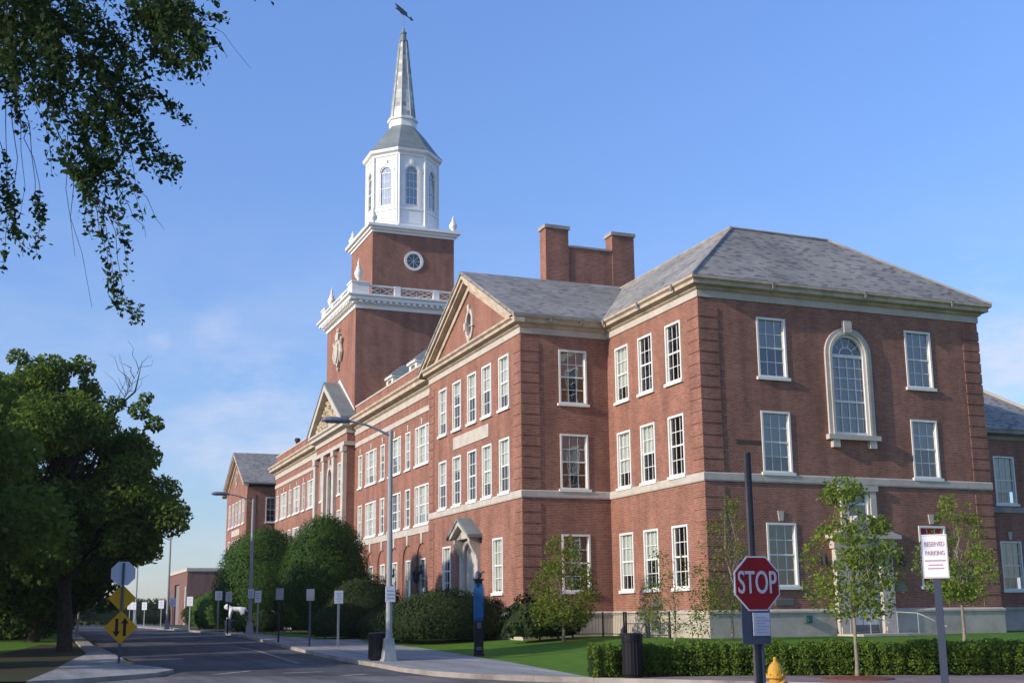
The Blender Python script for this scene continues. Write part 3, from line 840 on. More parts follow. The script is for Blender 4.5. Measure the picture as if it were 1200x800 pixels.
q = MB(); q.add([(6.58, .125, .05), (8.32, .125, .05), (8.32, .125, 2.5), (6.58, .125, 2.5)], [(0, 1, 2, 3)]); q.build('pane', 'glass', lfo)
q = MB(); q.box(6.3, 8.6, .9, .95, -1.1, 2.8); q.build('dark_backing', 'unlit_backing', lfo)
q = MB(); q.box(7.3, 7.34, .04, .1, .0, .3); q.box(7.56, 7.6, .04, .1, .0, .3); q.build('handle', 'dark_metal', lfo)
q = MB(); q.box(6.65, 8.25, .085, .099, -.9, -.62); q.build('kick_plate', 'vent_metal', lfo)
o = link('window', KIT['small']['frame'], bld, (7.475, 0, 3.6), 0)
link('pane', KIT['small']['pane'], o); link('dark_backing', KIT['small']['backing'], o)
st = MB()
st.box(5.9, 9.6, -1.9, -.05, -1.4, -.97); st.box(5.7, 9.8, -2.3, -1.9, -1.4, -1.12)
st.build('entrance_step', 'foundation_stone', bld)
hr = MB()
for xx in (6.35, 8.75):
    hr.tube([(xx, -.5, -.97), (xx, -.5, -.1)], .025, 6); hr.tube([(xx, -1.8, -1.0), (xx, -1.8, -.15)], .025, 6); hr.tube([(xx, -.5, -.1), (xx, -1.8, -.15), (xx+.5, -2.9, -.7)], .025, 6)
hr.build('handrail', 'pole_paint', bld)
vt = MB(); vt.box(3.05, 3.95, -.03, .0, .20, .48)
for i in range(5): vt.box(3.08, 3.92, -.05, -.03, .22+.05*i, .245+.05*i)
vt.build('vent_grille', 'vent_metal', bld)
vt = MB(); vt.box(-.03, 0, 4.0, 4.85, .22, .5)
for i in range(5): vt.box(-.05, -.03, 4.03, 4.82, .24+.05*i, .265+.05*i)
vt.build('vent_grille', 'vent_metal', bld)
for xx in (5.45, 9.45):
    q = MB(); q.box(xx-.05, xx+.05, -.06, 0, 1.9, 2.2); q.tube([(xx, -.06, 2.05), (xx, -.22, 2.12)], .03, 6)
    q.lathe([(.05, 2.28), (.13, 2.2), (.10, 1.86), (.05, 1.8)][::-1], xx, -.25, 6); q.build('wall_lantern', 'dark_metal', bld)
q = MB(); q.box(9.15, 9.8, -.04, 0, .75, 1.15); q.build('plaque', 'vent_metal', bld)
q = MB(); q.box(4.35, 4.65, -.28, -.1, -.5, -.2); q.box(4.4, 4.6, -.34, -.28, -.46, -.3); fl = q.build('floodlight', 'copper', bld)

# ---- hooded door of the pedimented wing
dh = MB(); xh = PX
for s in (-1, 1):
    yy = PYC+s*1.15
    dh.box(xh-.16, xh+.02, yy-.22, yy+.22, -1.0, 2.7)
    dh.prism([(xh, yy-.14, 2.35), (xh-.16, yy-.14, 2.45), (xh-.20, yy-.14, 2.9), (xh-.36, yy-.14, 3.15), (xh-.55, yy-.14, 3.5), (xh-.55, yy-.14, 3.75), (xh, yy-.14, 3.75)], 0, (0, .28, 0))
arch_ring(dh, PYC, 2.75, -1.0, .86, 1.12, xh-.12, xh+.02, face='L')
zA, zB, hw = 4.85, 3.75, 1.62
for s in (-1, 1):
    dh.prism([(xh-.72, PYC+s*hw, zB), (xh-.72, PYC, zA-.18), (xh-.72, PYC, zA-.42), (xh-.72, PYC+s*(hw-.32), zB)], 0, (.72, 0, 0))
dh.prism([(xh-.40, PYC-1.3, 3.76), (xh-.40, PYC+1.3, 3.76), (xh-.40, PYC, 4.5)], 0, (.40, 0, 0))
dho = dh.build('door_hood', 'stone', bld)
dr_ = MB()
for s in (-1, 1): dr_.prism([(xh-.78, PYC+s*(hw+.06), zB), (xh-.78, PYC, zA-.17), (xh-.78, PYC, zA-.02), (xh-.78, PYC+s*(hw+.06), zB+.15)], 0, (.78, 0, 0))
dr_.build('hood_roof', 'lead', dho)
q = MB(); q.prism([(xh+.05, a, b) for a, b in archpoly(PYC, 1.75, -1.0, 2.75, 12)], 0, (.06, 0, 0))
for zz in (-.6, .5, 1.5):
    for s in (-1, 1): q.box(xh+.03, xh+.05, PYC+s*.42-.3, PYC+s*.42+.3, zz, zz+.85)
dl = q.build('door', 'stone', bld); dl['label'] = 'pale arched door under a gabled stone hood'
q = MB(); q.box(xh-1.4, xh, PYC-1.7, PYC+1.7, BZ, -1.0); q.build('entrance_step', 'foundation_stone', bld)

# ---- chimney wall
ch = MB()
ch.box(.45, 1.85, 17.0, 17.85, 16.5, 21.3); ch.box(4.6, 6.0, 17.0, 17.85, 16.5, 21.3); ch.box(1.85, 4.6, 17.05, 17.8, 16.5, 20.3)
cho = ch.build('chimney', 'brick', bld)
q = MB(); q.box(.37, 1.93, 16.92, 17.93, 21.3, 21.5); q.box(4.52, 6.08, 16.92, 17.93, 21.3, 21.5); q.box(1.93, 4.52, 16.98, 17.87, 20.3, 20.42); q.build('chimney_cap', 'stone_dark', cho)

# ---- long main block
MX, MY0, MY1, YC = -2.3, PY1-.5, 81.6, 54.2
def main_half(sg):
    """sg=-1: half nearer the street corner, +1: far half"""
    cN = [YC+sg*d for d in (7.2, 13.5, 19.8, 26.1)]
    cW = [YC+sg*d for d in (10.35, 16.65, 22.95)]
    ya, yb = sorted((YC+sg*5.4, YC+sg*27.4))
    if sg < 0: ya = MY0
    M1, M2, M3 = 1.0, 5.66, 9.5
    wins = [(y, z, 'nar') for z in (M2, M3) for y in cN]+[(y, z, 'wide') for z in (M2, M3) for y in cW]
    arcs = []
    if sg < 0: arcs = [archpoly(y, 2.3, 0.1, 3.35, 14) for y in cN+cW]
    mw = MB()
    face_L(mw, MX, ya, yb, 0, 16.0, wins, arcs, depth=.16 if sg > 0 else .08)
    if sg < 0:
        for y in cN+cW:
            mw.wall((MX+.079, 0, 0), UXL, WXL, rect(y-1.3, y+1.3, 0.0, 4.7), [rect(y-.575, y+.575, M1, M1+2.5)], .14)
    if sg > 0: mw.add([(MX, yb, 0), (12, yb, 0), (12, yb, 16.0), (MX, yb, 16.0)], [(3, 2, 1, 0)])
    mw.build('wall', 'brick', bld)
    for y, z, k in wins: place_window(k, (MX, y, z), RZL, keystone=(z == M3))
    if sg < 0:
        for y in cN+cW: place_window('nar', (MX+.08, y, M1), RZL)
        for y in cN+cW:
            ks = MB(); ks.prism([(MX-.06, y-.13, 4.45), (MX-.06, y+.13, 4.45), (MX-.06, y+.2, 5.08), (MX-.06, y-.2, 5.08)], 0, (.07, 0, 0)); ks.build('keystone', 'stone', bld)
    end = [(MX+6, yb)] if sg > 0 else []
    pth = ([(8, yb)] if sg > 0 else [])+[(MX, yb), (MX, ya)]
    cz = MB(); cz.sweep([(0, 14.2), (.1, 14.2), (.22, 14.3), (.22, 14.42), (.6, 14.5), (.6, 14.74), (.74, 14.84), (.74, 14.98), (0, 15.02)], pth)
    cz.build('cornice', 'cornice_stone', bld)
    cz = MB(); cz.sweep([(0, 13.75), (.06, 13.75), (.06, 14.197), (0, 14.197)], pth); cz.build('frieze', 'stone', bld)
    b2 = MB(); b2.sweep([(0, 12.78), (.06, 12.78), (.06, 13.12), (0, 13.16)], pth); b2.sweep([(0, 5.08), (.07, 5.08), (.07, 5.5), (0, 5.53)], pth); b2.build('belt_course', 'stone', bld)
    cp = MB(); cp.sweep([(-.3, 16.0), (.05, 16.0), (.05, 16.12), (-.3, 16.12)], pth); cp.build('parapet_coping', 'stone', bld)
    foundation(pth)
main_half(-1); main_half(1)
rf = MB()
rf.add([(MX+.2, MY0, 15.3), (MX+.2, MY1, 15.3), (2.4, MY1, 17.4), (2.4, MY0, 17.4), (12, MY1, 17.4), (12, MY0, 17.4)], [(0, 3, 2, 1), (3, 5, 4, 2)])
rf.add([(MX+.2, MY0, 15.3), (MX+.2, MY1, 15.3), (MX+.2, MY1, 15.0), (MX+.2, MY0, 15.0)], [(0, 1, 2, 3)])
rf.build('roof', 'slate', bld)
for yy in (48.3, 42.0, 82.0-5.8):
    d = MB(); x0 = 0.3
    d.wall((x0, 0, 0), UXL, WXL, rect(yy-.95, yy+.95, 16.0, 18.5), [rect(yy-.5, yy+.5, 17.0, 18.25)], .1)
    d.wall((0, yy-.95, 0), UXF, WXF, rect(x0, x0+3.2, 16.0, 18.5), [rect(x0+.5, x0+2.4, 17.3, 18.3)], .1)
    d.box(x0-.16, x0+3.3, yy-1.12, yy-.95, 18.36, 18.54); d.box(x0-.16, x0, yy-.95, yy+1.12, 18.36, 18.54)
    dm = d.build('dormer', 'white_paint', bld)
    q = MB(); q.box(x0+.12, x0+.2, yy-.6, yy+.6, 16.8, 18.3); q.box(x0+.4, x0+2.6, yy-.8, yy-.75, 17.2, 18.35); q.build('louvre', 'vent_metal', dm)
    q = MB(); zt = 18.54
    q.add([(x0-.2, yy-1.18, zt), (x0+3.4, yy-1.18, zt), (x0+3.4, yy+1.18, zt), (x0-.2, yy+1.18, zt), (x0+1.0, yy, zt+1.0), (x0+3.4, yy, zt+1.0)],
          [(0, 1, 5, 4), (2, 3, 4, 5), (3, 0, 4), (1, 2, 5), (3, 2, 1, 0)]); q.build('roof', 'lead', dm)
q = MB(); q.lathe([(.18, 15.5), (.18, 17.2), (.28, 17.25), (.28, 17.55), (.05, 17.6)], -1.0, 77.5, 10); q.build('vent_pipe', 'dark_metal', bld)
lk = MB(); face_L(lk, 3.0, MY1, 86, BZ, 12.5, []); lk.build('wall', 'brick', bld)
for yy in (37.55, 31.3):
    q = MB(); q.box(MX-.08, MX, yy-.08, yy+.08, 2.5, 3.1); q.tube([(MX, yy, 2.9), (MX-.35, yy, 3.0)], .03, 6)
    q.lathe([(.06, 1.95), (.2, 2.1), (.26, 2.65), (.1, 2.85), (.02, 3.0)], MX-.35, yy, 6); q.build('wall_lantern', 'dark_metal', bld)

# ---- portico
QX, QA, QB = -2.95, 48.8, 59.6
pw = MB()
pa = archpoly(YC, 1.5, 5.3, 11.1, 14)
pwin = [(YC-3.1, 9.4, 'nar'), (YC+3.1, 9.4, 'nar'), (YC-3.1, 5.66, 'nar'), (YC+3.1, 5.66, 'nar')]
face_L(pw, QX, QA, QB, BZ, 15.0, pwin, [pa])
face_F(pw, QA, QX, MX+.3, BZ, 15.0, [])
pw.add([(QX, QB, BZ), (MX+.3, QB, BZ), (MX+.3, QB, 15.0), (QX, QB, 15.0)], [(3, 2, 1, 0)])
pw.build('wall', 'brick', bld)
for y, z, k in pwin: place_window(k, (QX, y, z), RZL, blind=.5)
pq = MB(); arch_ring(pq, YC, 11.1, 5.3, .62, .98, QX-.1, QX+.1, face='L'); pq.box(QX-.16, QX, YC-.16, YC+.16, 11.9, 12.5)
po = pq.build('arched_window', 'stone', bld)
q = MB(); q.prism([(QX+.12, a, b) for a, b in archpoly(YC, 1.5, 5.3, 11.1, 14)], 0, (.04, 0, 0)); q.build('pane', 'glass', po)
q = MB(); q.box(QX+.4, QX+.44, YC-1, YC+1, 5, 12.2); q.build('dark_backing', 'unlit_backing', po)
for y in (QA+.45, YC-1.75, YC+1.75, QB-.45):
    pl = MB(); pl.box(QX-.28, QX, y-.36, y+.36, 4.9, 12.55); pl.box(QX-.36, QX, y-.46, y+.46, 12.55, 13.0); pl.box(QX-.34, QX, y-.44, y+.44, 4.5, 4.9); pl.build('pilaster', 'stone', bld)
en = MB(); ppth = [(MX+.1, QB), (QX, QB), (QX, QA), (MX+.1, QA)]
en.sweep([(0, 13.0), (.32, 13.0), (.32, 13.3), (0, 13.34)], ppth)
en.sweep([(0, 14.0), (.1, 14.0), (.1, 14.35), (.5, 14.5), (.5, 14.72), (.66, 14.82), (.66, 14.98), (0, 15.02)], ppth)
zA = 18.75
for s in (-1, 1):
    e0 = YC+s*6.1
    en.prism([(QX-.7, e0, 15.02), (QX-.7, YC, zA), (QX-.7, YC, zA-.55), (QX-.7, e0-s*.9, 15.02)], 0, (.7, 0, 0))
en.build('cornice', 'stone', bld)
q = MB(); q.prism([(QX-.1, YC-5.0, 15.02), (QX-.1, YC+5.0, 15.02), (QX-.1, YC, zA-.6)], 0, (.3, 0, 0))
r_ = random.Random(3)
for i in range(70):
    yy = r_.uniform(-4.2, 4.2); hm = (1-abs(yy)/5.0)*3.0; zz = 15.15+r_.random()*max(.1, hm-.2); s_r = r_.uniform(.12, .3)
    q.lathe([(s_r*.2, -.08-s_r*.8), (s_r, -s_r*.4), (s_r, s_r*.4), (s_r*.2, s_r*.9)], QX-.12, YC+yy, 7, z0=zz)
q.build('pediment_carving', 'carving', bld)
q = MB()
for s in (-1, 1): q.prism([(QX-.75, YC+s*6.3, 14.98), (QX-.75, YC, zA+.02), (QX-.75, YC, zA+.2), (QX-.75, YC+s*6.3, 15.16)], 0, (MX-QX+.73, 0, 0))
q.build('portico_roof', 'lead', bld)
q = MB()
for s in (-1, 1): q.prism([(MX-.06, YC+s*5.2, 15.6), (MX-.06, YC, zA+.2), (MX-.06, YC, zA+.5), (MX-.06, YC+s*5.2, 15.9)], 0, (.05, 0, 0))
q.build('roof_flashing', 'white_paint', bld)

# ---- tower
TX0, TX1, TY0, TY1 = -2.3, 7.65, 49.22, 59.18
tcx, tcy = (TX0+TX1)/2+.3, YC
tw = MB()
def boxwalls(mb_, x0, x1, y0, y1, z0, z1, hF=(), hL=()):
    face_F(mb_, y0, x0, x1, z0, z1, [], hF); face_L(mb_, x0, y0, y1, z0, z1, [], hL)
    mb_.add([(x1, y0, z0), (x1, y1, z0), (x1, y1, z1), (x1, y0, z1)], [(0, 1, 2, 3)])
    mb_.add([(x0, y1, z0), (x1, y1, z0), (x1, y1, z1), (x0, y1, z1)], [(3, 2, 1, 0)])
    mb_.add([(x0, y0, z1), (x1, y0, z1), (x1, y1, z1), (x0, y1, z1)], [(0, 1, 2, 3)])
boxwalls(tw, TX0-.003, TX1, TY0, TY1, 14, 24.6)
two = tw.build('tower_wall', 'brick', bld)
ux0, ux1, uy0, uy1 = -.6, 6.5, 50.65, 57.75
tu = MB(); circ = [(2.95+.66*math.cos(2*PI*i/24), 29.0+.66*math.sin(2*PI*i/24)) for i in range(24)]
boxwalls(tu, ux0, ux1, uy0, uy1, 24.6, 31.5, [circ])
tu.build('tower_wall', 'brick', bld)
rw = MB()
for i in range(24):
    a, b = 2*PI*i/24, 2*PI*(i+1)/24
    rw.prism([(2.95+r*math.cos(t_), uy0-.06, 29.0+r*math.sin(t_)) for r, t_ in ((.62, a), (.62, b), (.84, b), (.84, a))], 0, (0, .2, 0))
for a in range(4):
    rw.tube([(2.95+.62*math.cos(a*PI/4), uy0+.08, 29+.62*math.sin(a*PI/4)), (2.95-.62*math.cos(a*PI/4), uy0+.08, 29-.62*math.sin(a*PI/4))], .018, 4)
rwo = rw.build('round_window', 'white_paint', bld)
q = MB(); q.add([(2.95+.66*math.cos(2*PI*i/24), uy0+.1, 29+.66*math.sin(2*PI*i/24)) for i in range(24)], [tuple(range(24))]); q.build('pane', 'glass', rwo)
q = MB(); q.box(2.0, 3.9, uy0+.6, uy0+.65, 28, 30); q.build('dark_backing', 'unlit_backing', rwo)
def ringpath(x0, x1, y0, y1): return [(x0, y1), (x0, y0), (x1, y0), (x1, y1)]
tc_ = MB()
tc_.sweep([(0, 24.2), (.08, 24.2), (.08, 24.5), (.3, 24.56), (.3, 24.74), (.62, 24.8), (.62, 25.02), (.82, 25.12), (.82, 25.24), (-.6, 25.28), (-.6, 24.2)], ringpath(TX0, TX1, TY0, TY1), closed=True)
for i in range(20):      # dentils
    f = (i+.5)/20
    x = TX0+(TX1-TX0)*f; tc_.box(x-.12, x+.12, TY0-.58, TY0-.3, 24.6, 24.78)
    y = TY0+(TY1-TY0)*f; tc_.box(TX0-.58, TX0-.3, y-.12, y+.12, 24.6, 24.78)
tc_.build('tower_cornice', 'bright_white', bld)
tc_ = MB()
tc_.sweep([(0, 31.2), (.08, 31.2), (.08, 31.36), (.26, 31.42), (.26, 31.55), (.48, 31.62), (.48, 31.86), (-.6, 31.9), (-.6, 31.2)], ringpath(ux0, ux1, uy0, uy1), closed=True)
tc_.box(ux0+.3, ux1-.3, uy0+.3, uy1-.3, 31.5, 31.88)
tc_.build('tower_cornice', 'bright_white', bld)
# balustrade of crossed lattice panels between posts
def balustrade(a, b, posts, inward):
    a, b = Vector((*a, 0)), Vector((*b, 0)); d = (b-a).normalized(); L_ = (b-a).length; n_ = Vector((*inward, 0))
    mb_ = MB()
    def bx(u0, u1, z0, z1, t0, t1):
        base = [a+d*u0+n_*t0, a+d*u1+n_*t0, a+d*u1+n_*t1, a+d*u0+n_*t1]
        mb_.prism([(p.x, p.y, z0) for p in base], 0, (0, 0, z1-z0))
    bx(0, L_, 25.26, 25.38, .0, .2); bx(0, L_, 26.0, 26.12, -.03, .23)
    for p in posts: bx(p-.26, p+.26, 25.24, 26.14, -.06, .3)
    edges = sorted([.9]+list(posts)+[L_-.9])
    for u0, u1 in zip(edges[:-1], edges[1:]):
        u0 += .26; u1 -= .26
        k = max(1, round((u1-u0)/1.2))
        for i in range(k):
            s0, s1 = u0+(u1-u0)*i/k, u0+(u1-u0)*(i+1)/k
            P = lambda u_, z_: a+d*u_+n_*.1+Vector((0, 0, z_))
            c = (s0+s1)/2; zl, zh = 25.38, 26.0; zm = (zl+zh)/2
            mb_.tube([P(s0, zl), P(s1, zh)], .032, 4); mb_.tube([P(s0, zh), P(s1, zl)], .032, 4)
            mb_.tube([P(c, zl), P(s1, zm), P(c, zh), P(s0, zm), P(c, zl)], .03, 4)
            mb_.tube([P(s0, zl), P(s0, zh)], .03, 4); mb_.tube([P(s1, zl), P(s1, zh)], .03, 4)
    return mb_.build('balustrade', 'white_paint', bld)
bo = .35
balustrade((TX0-bo, TY0-bo), (TX1+bo, TY0-bo), (3.7, 7.0), (0, 1))
balustrade((TX0-bo, TY1+bo), (TX0-bo, TY0-bo), (3.7, 7.0), (1, 0))
PEDS = [(TX0+.25, TY0+.25), (TX1-.25, TY0+.25), (TX0+.25, TY1-.25), (TX1-.25, TY1-.25)]
for x, y in PEDS: pd = MB(); pd.box(x-.7, x+.7, y-.7, y+.7, 25.24, 26.2); pd.box(x-.78, x+.78, y-.78, y+.78, 26.2, 26.34); pd.build('pedestal', 'white_paint', bld)
URN = [(.30, 0), (.30, .12), (.14, .2), (.12, .35), (.34, .6), (.42, .95), (.36, 1.2), (.22, 1.3), (.28, 1.42), (.16, 1.6), (.10, 1.8), (.14, 1.95), (.05, 2.2), (.02, 2.45)]
uq = MB(); uq.lathe(URN, 0, 0, 14); um = uq.mesh('urn', 'white_paint', True)
for x, y in PEDS:
    if x < 0: link('urn', um, bld, (x, y, 26.34)).scale = (.85, .85, .85)
uq = MB(); uq.lathe([(r*.85, z*.62) for r, z in URN], 0, 0, 14); um2 = uq.mesh('urn', 'white_paint', True)
for x in (ux0+.05, ux1-.05):
    for y in (uy0+.05, uy1-.05): link('urn', um2, bld, (x, y, 31.86))
# carved cartouche on the tower front
q = MB(); zc, yc = 21.6, YC+.3; xq = TX0-.003
sh = [(-.75, .9), (-.3, 1.0), (0, .9), (.3, 1.0), (.75, .9), (.8, .1), (.6, -.7), (0, -1.3), (-.6, -.7), (-.8, .1)]
q.prism([(xq-.25, yc+a, zc+b) for a, b in sh], 0, (.25, 0, 0))
q.prism([(xq-.36, yc+a*.72, zc+b*.72) for a, b in sh], 0, (.12, 0, 0))
for s in (-1, 1):
    q.tube([(xq-.15, yc+s*.9, zc-.9), (xq-.15, yc+s*1.25, zc-.2), (xq-.15, yc+s*1.0, zc+.5), (xq-.15, yc+s*1.3, zc+.95), (xq-.15, yc+s*1.0, zc+1.1)], [.1, .2, .16, .16, .08], 8)
q.prism([(xq-.3, yc-.45, zc+1.0), (xq-.3, yc+.45, zc+1.0), (xq-.3, yc+.6, zc+1.5), (xq-.3, yc, zc+1.75), (xq-.3, yc-.6, zc+1.5)], 0, (.3, 0, 0))
q.lathe([(.02, -.2), (.16, -.05), (.16, .1), (.02, .25)], xq-.15, yc, 8, z0=zc+1.85); q.lathe([(.02, -.25), (.14, 0), (.02, .2)], xq-.15, yc, 8, z0=zc-1.45)
q.build('cartouche', 'stone', bld)
# belfry
bx_, by_ = 2.95, YC
AP = 2.87; SD = AP*2*math.tan(PI/8)
bf = MB()
kbw = MB()
for k in range(8):
    a = k*PI/4; w = Vector((math.cos(a), math.sin(a), 0)); u = Vector((-math.sin(a), math.cos(a), 0))
    org = Vector((bx_, by_, 0))+w*AP
    bf.wall(org, u, w, rect(-SD/2, SD/2, 31.86, 38.75), [archpoly(0, 1.2, 34.1, 37.05, 12)], .2)
    for (za, zb, o_x, hw_) in ((31.88, 32.35, .12, SD/2+.05), (33.7, 33.86, .08, SD/2+.03)):
        p0 = org+w*0; base = [p0-u*hw_, p0+u*hw_, p0+u*hw_+w*o_x, p0-u*hw_+w*o_x]
        bf.prism([(p.x, p.y, za) for p in base], 0, (0, 0, zb-za))
    for s in (-1, 1):
        base = [org+u*(s*SD/2-.14), org+u*(s*SD/2+.14), org+u*(s*SD/2+.14)+w*.06, org+u*(s*SD/2-.14)+w*.06]
        bf.prism([(p.x, p.y, 32.35) for p in base], 0, (0, 0, 6.3))
    # arch moulding
    n = 12
    for i in range(n):
        t0, t1 = PI*i/n, PI*(i+1)/n
        pts = [org+u*(r*math.cos(t_))+w*.08+Vector((0, 0, 37.05+r*math.sin(t_))) for r, t_ in ((.62, t0), (.62, t1), (.84, t1), (.84, t0))]
        bf.prism(pts, 0, tuple(-w*.1))
    for s in (-1, 1):
        base = [org+u*(s*.62), org+u*(s*.84), org+u*(s*.84)+w*.05, org+u*(s*.62)+w*.05]
        bf.prism([(p.x, p.y, 34.0) for p in base], 0, (0, 0, 3.05))
    base = [org-u*.12, org+u*.12, org+u*.12+w*.12, org-u*.12+w*.12]
    bf.prism([(p.x, p.y, 37.8) for p in base], 0, (0, 0, .4))
    # recessed base panel edge
    base = [org-u*(SD/2-.35), org+u*(SD/2-.35), org+u*(SD/2-.35)+w*.04, org-u*(SD/2-.35)+w*.04]
    bf.prism([(p.x, p.y, 32.55) for p in base], 0, (0, 0, 1.0))
C8 = AP/math.cos(PI/8)
bf.lathe([(C8, 38.5), (C8+.1, 38.55), (C8+.12, 38.72), (C8+.36, 38.86), (C8+.42, 39.1), (C8+.3, 39.16), (1, 39.2)], bx_, by_, 8, phase=PI/8)
bfo = bf.build('belfry', 'bright_white', bld)
fr_ = MB()
arch_ring(fr_, 0, 2.95, 0, .5, .6, -.02, .16)
fr_.box(-.52, .52, -.02, .16, 0, .1); fr_.box(-.52, .52, .03, .15, 1.5, 1.58); fr_.box(-.52, .52, .03, .15, 2.9, 2.98)
for x in (-.17, .17): fr_.box(x-.018, x+.018, .06, .1, .05, 2.95)
for zz in (.75, 2.2): fr_.box(-.5, .5, .062, .098, zz-.018, zz+.018)
for a in (PI/3, 2*PI/3): fr_.tube([(.1*math.cos(a), .08, 2.95+.1*math.sin(a)), (.52*math.cos(a), .08, 2.95+.52*math.sin(a))], .018, 4)
bwm = fr_.mesh('window', 'white_paint')
q = MB(); q.add([(a, .08, b) for a, b in archpoly(0, 1.12, .04, 2.95, 12)], [tuple(range(15))]); bwp = q.mesh('pane', 'glass_sky')
q = MB(); q.box(-.9, .9, .6, .64, -.2, 3.8); bwi = q.mesh('dark_backing', 'unlit_backing')
for k in range(4, 8):
    a = k*PI/4
    o = link('window', bwm, bfo, (bx_+AP*math.cos(a), by_+AP*math.sin(a), 34.1), a+PI/2)
    o.name = 'belfry_window'
    for nm, me_ in (('pane', bwp), ('dark_backing', bwi)):
        oo = link(nm, me_, bfo, o.location, o.rotation_euler.z)
dm = MB()
prof = []
for i in range(9):
    f = i/8; r = 3.25+(1.12-3.25)*(f**.80); prof.append((r/math.cos(PI/8), 39.14+2.9*f+(.25*math.sin(PI*f) if True else 0)))
dm.lathe(prof, bx_, by_, 8, phase=PI/8); dm.build('dome_roof', 'lead', bld)
sp = MB(); k8 = 1/math.cos(PI/8)
sp.lathe([(1.12*k8, 41.9), (1.12*k8, 42.6), (1.26*k8, 42.68), (1.26*k8, 42.86), (1.05*k8, 42.96)], bx_, by_, 8, phase=PI/8)
sp.build('spire_base', 'bright_white', bld)
sp = MB(); sp.lathe([(1.02*k8, 42.9), (.33*k8, 50.4)], bx_, by_, 8, phase=PI/8)
spo = sp.build('spire', 'spire_metal', bld)
sp = MB(); sp.lathe([(.42, 50.35), (.42, 50.5), (.30, 50.55), (.24, 51.1), (.3, 51.15), (.3, 51.3), (.12, 51.4), (.1, 51.7), (.03, 51.8), (.025, 54.0), (.01, 54.1)], bx_, by_, 10); sp.build('finial', 'lead', spo)
sp = MB()
for k in range(8):
    a = k*PI/4+PI/8; sp.tube([(bx_+1.03*k8*math.cos(a), by_+1.03*k8*math.sin(a), 42.95), (bx_+.34*k8*math.cos(a), by_+.34*k8*math.sin(a), 50.4)], .045, 4)
sp.build('spire_rib', 'lead', spo)
wv = MB()
hd = Vector((.78, .63, 0)).normalized(); zz = 53.15; c0 = Vector((bx_, by_, zz))
wv.tube([c0-hd*1.3, c0+hd*1.3], .05, 6)
sd = Vector((0, 0, 1))
wv.prism([c0+hd*1.0+sd*.22, c0+hd*1.55, c0+hd*1.0-sd*.22], 0, tuple(hd.cross(sd)*.05))
wv.prism([c0-hd*1.35+sd*.4, c0-hd*.2+sd*.36, c0+hd*.5+sd*.3, c0+hd*.55-sd*.02, c0-hd*.3-sd*.2, c0-hd*.9-sd*.02], 0, tuple(hd.cross(sd)*.06))
wv.build('weather_vane', 'copper', bld)

# ---- lower wing at the far right
rwg = thing('brick_wing', 'dark brick wing set back beyond the right corner of the college building', 'building')
mw = MB(); YB = 8.6
wy = [(23.95, R1-.02, 'std'), (23.95, 5.58, 'std'), (27.6, R1-.02, 'std'), (27.6, 5.58, 'std')]
face_F(mw, YB, RW+.01, 36, BZ, 9.3, wy); mw.build('wall', 'brick', rwg)
_b = bld
bld = rwg
for x, z, k in wy: place_window(k, (x, YB, z), 0, blind=.75, keystone=(z < 2))
foundation([(RW+.2, YB), (36, YB)])
q = MB(); q.sweep([(0, 9.1), (.06, 9.1), (.06, 9.3), (.45, 9.4), (.45, 9.62), (0, 9.64)], [(RW+.05, YB), (36, YB)]); q.build('cornice', 'stone_dark', rwg)
q = MB(); q.sweep([(0, 5.1), (.06, 5.1), (.06, 5.4), (0, 5.42)], [(RW+.05, YB), (36, YB)]); q.build('belt_course', 'stone_dark', rwg)
q = MB(); q.add([(RW+.05, YB-.5, 9.62), (29.4, YB-.5, 9.62), (25.6, YB+3.9, 12.9), (RW+.05, YB+3.9, 12.9), (29.4, YB+18, 9.62), (25.6, YB+18, 12.9)], [(0, 1, 2, 3), (1, 4, 5, 2)]); q.build('roof', 'slate', rwg)
q = MB(); q.tube([(29.4, YB-.5, 9.68), (25.6, YB+3.9, 12.96)], .1, 6); q.build('ridge_cap', 'stone', rwg)
bld = _b

# ---- far low brick building beyond the street
fb = thing('flat_roofed_building', 'low flat roofed brick building in the distance beyond the far wing', 'building')
mw = MB()
boxwalls(mw, -4.9, 9, 150, 175, -1.6, 7.0, [], [rect(160, 167, -1.5, 5.2)])
mw.build('wall', 'hazed_brick', fb)
q = MB(); q.sweep([(0, 6.9), (.15, 6.9), (.15, 7.4), (0, 7.4)], [(-4.9, 175), (-4.9, 150), (9, 150)]); q.build('coping', 'stone', fb)
q = MB(); q.box(-4.6, -4.5, 160, 167, -1.5, 5.2); q.build('window', 'vent_metal', fb)
q = MB(); q.box(-5.1, -4.9, 150, 151, -1.5, 4.6); q.box(-5.1, -4.9, 173, 174, -1.5, 4.6); q.build('pier', 'stone', fb)
q = MB(); q.box(3.3, 6.6, 149.85, 150, 1.5, 3.4); q.build('panel', 'stone_dark', fb)

fb.location.x = 2.2

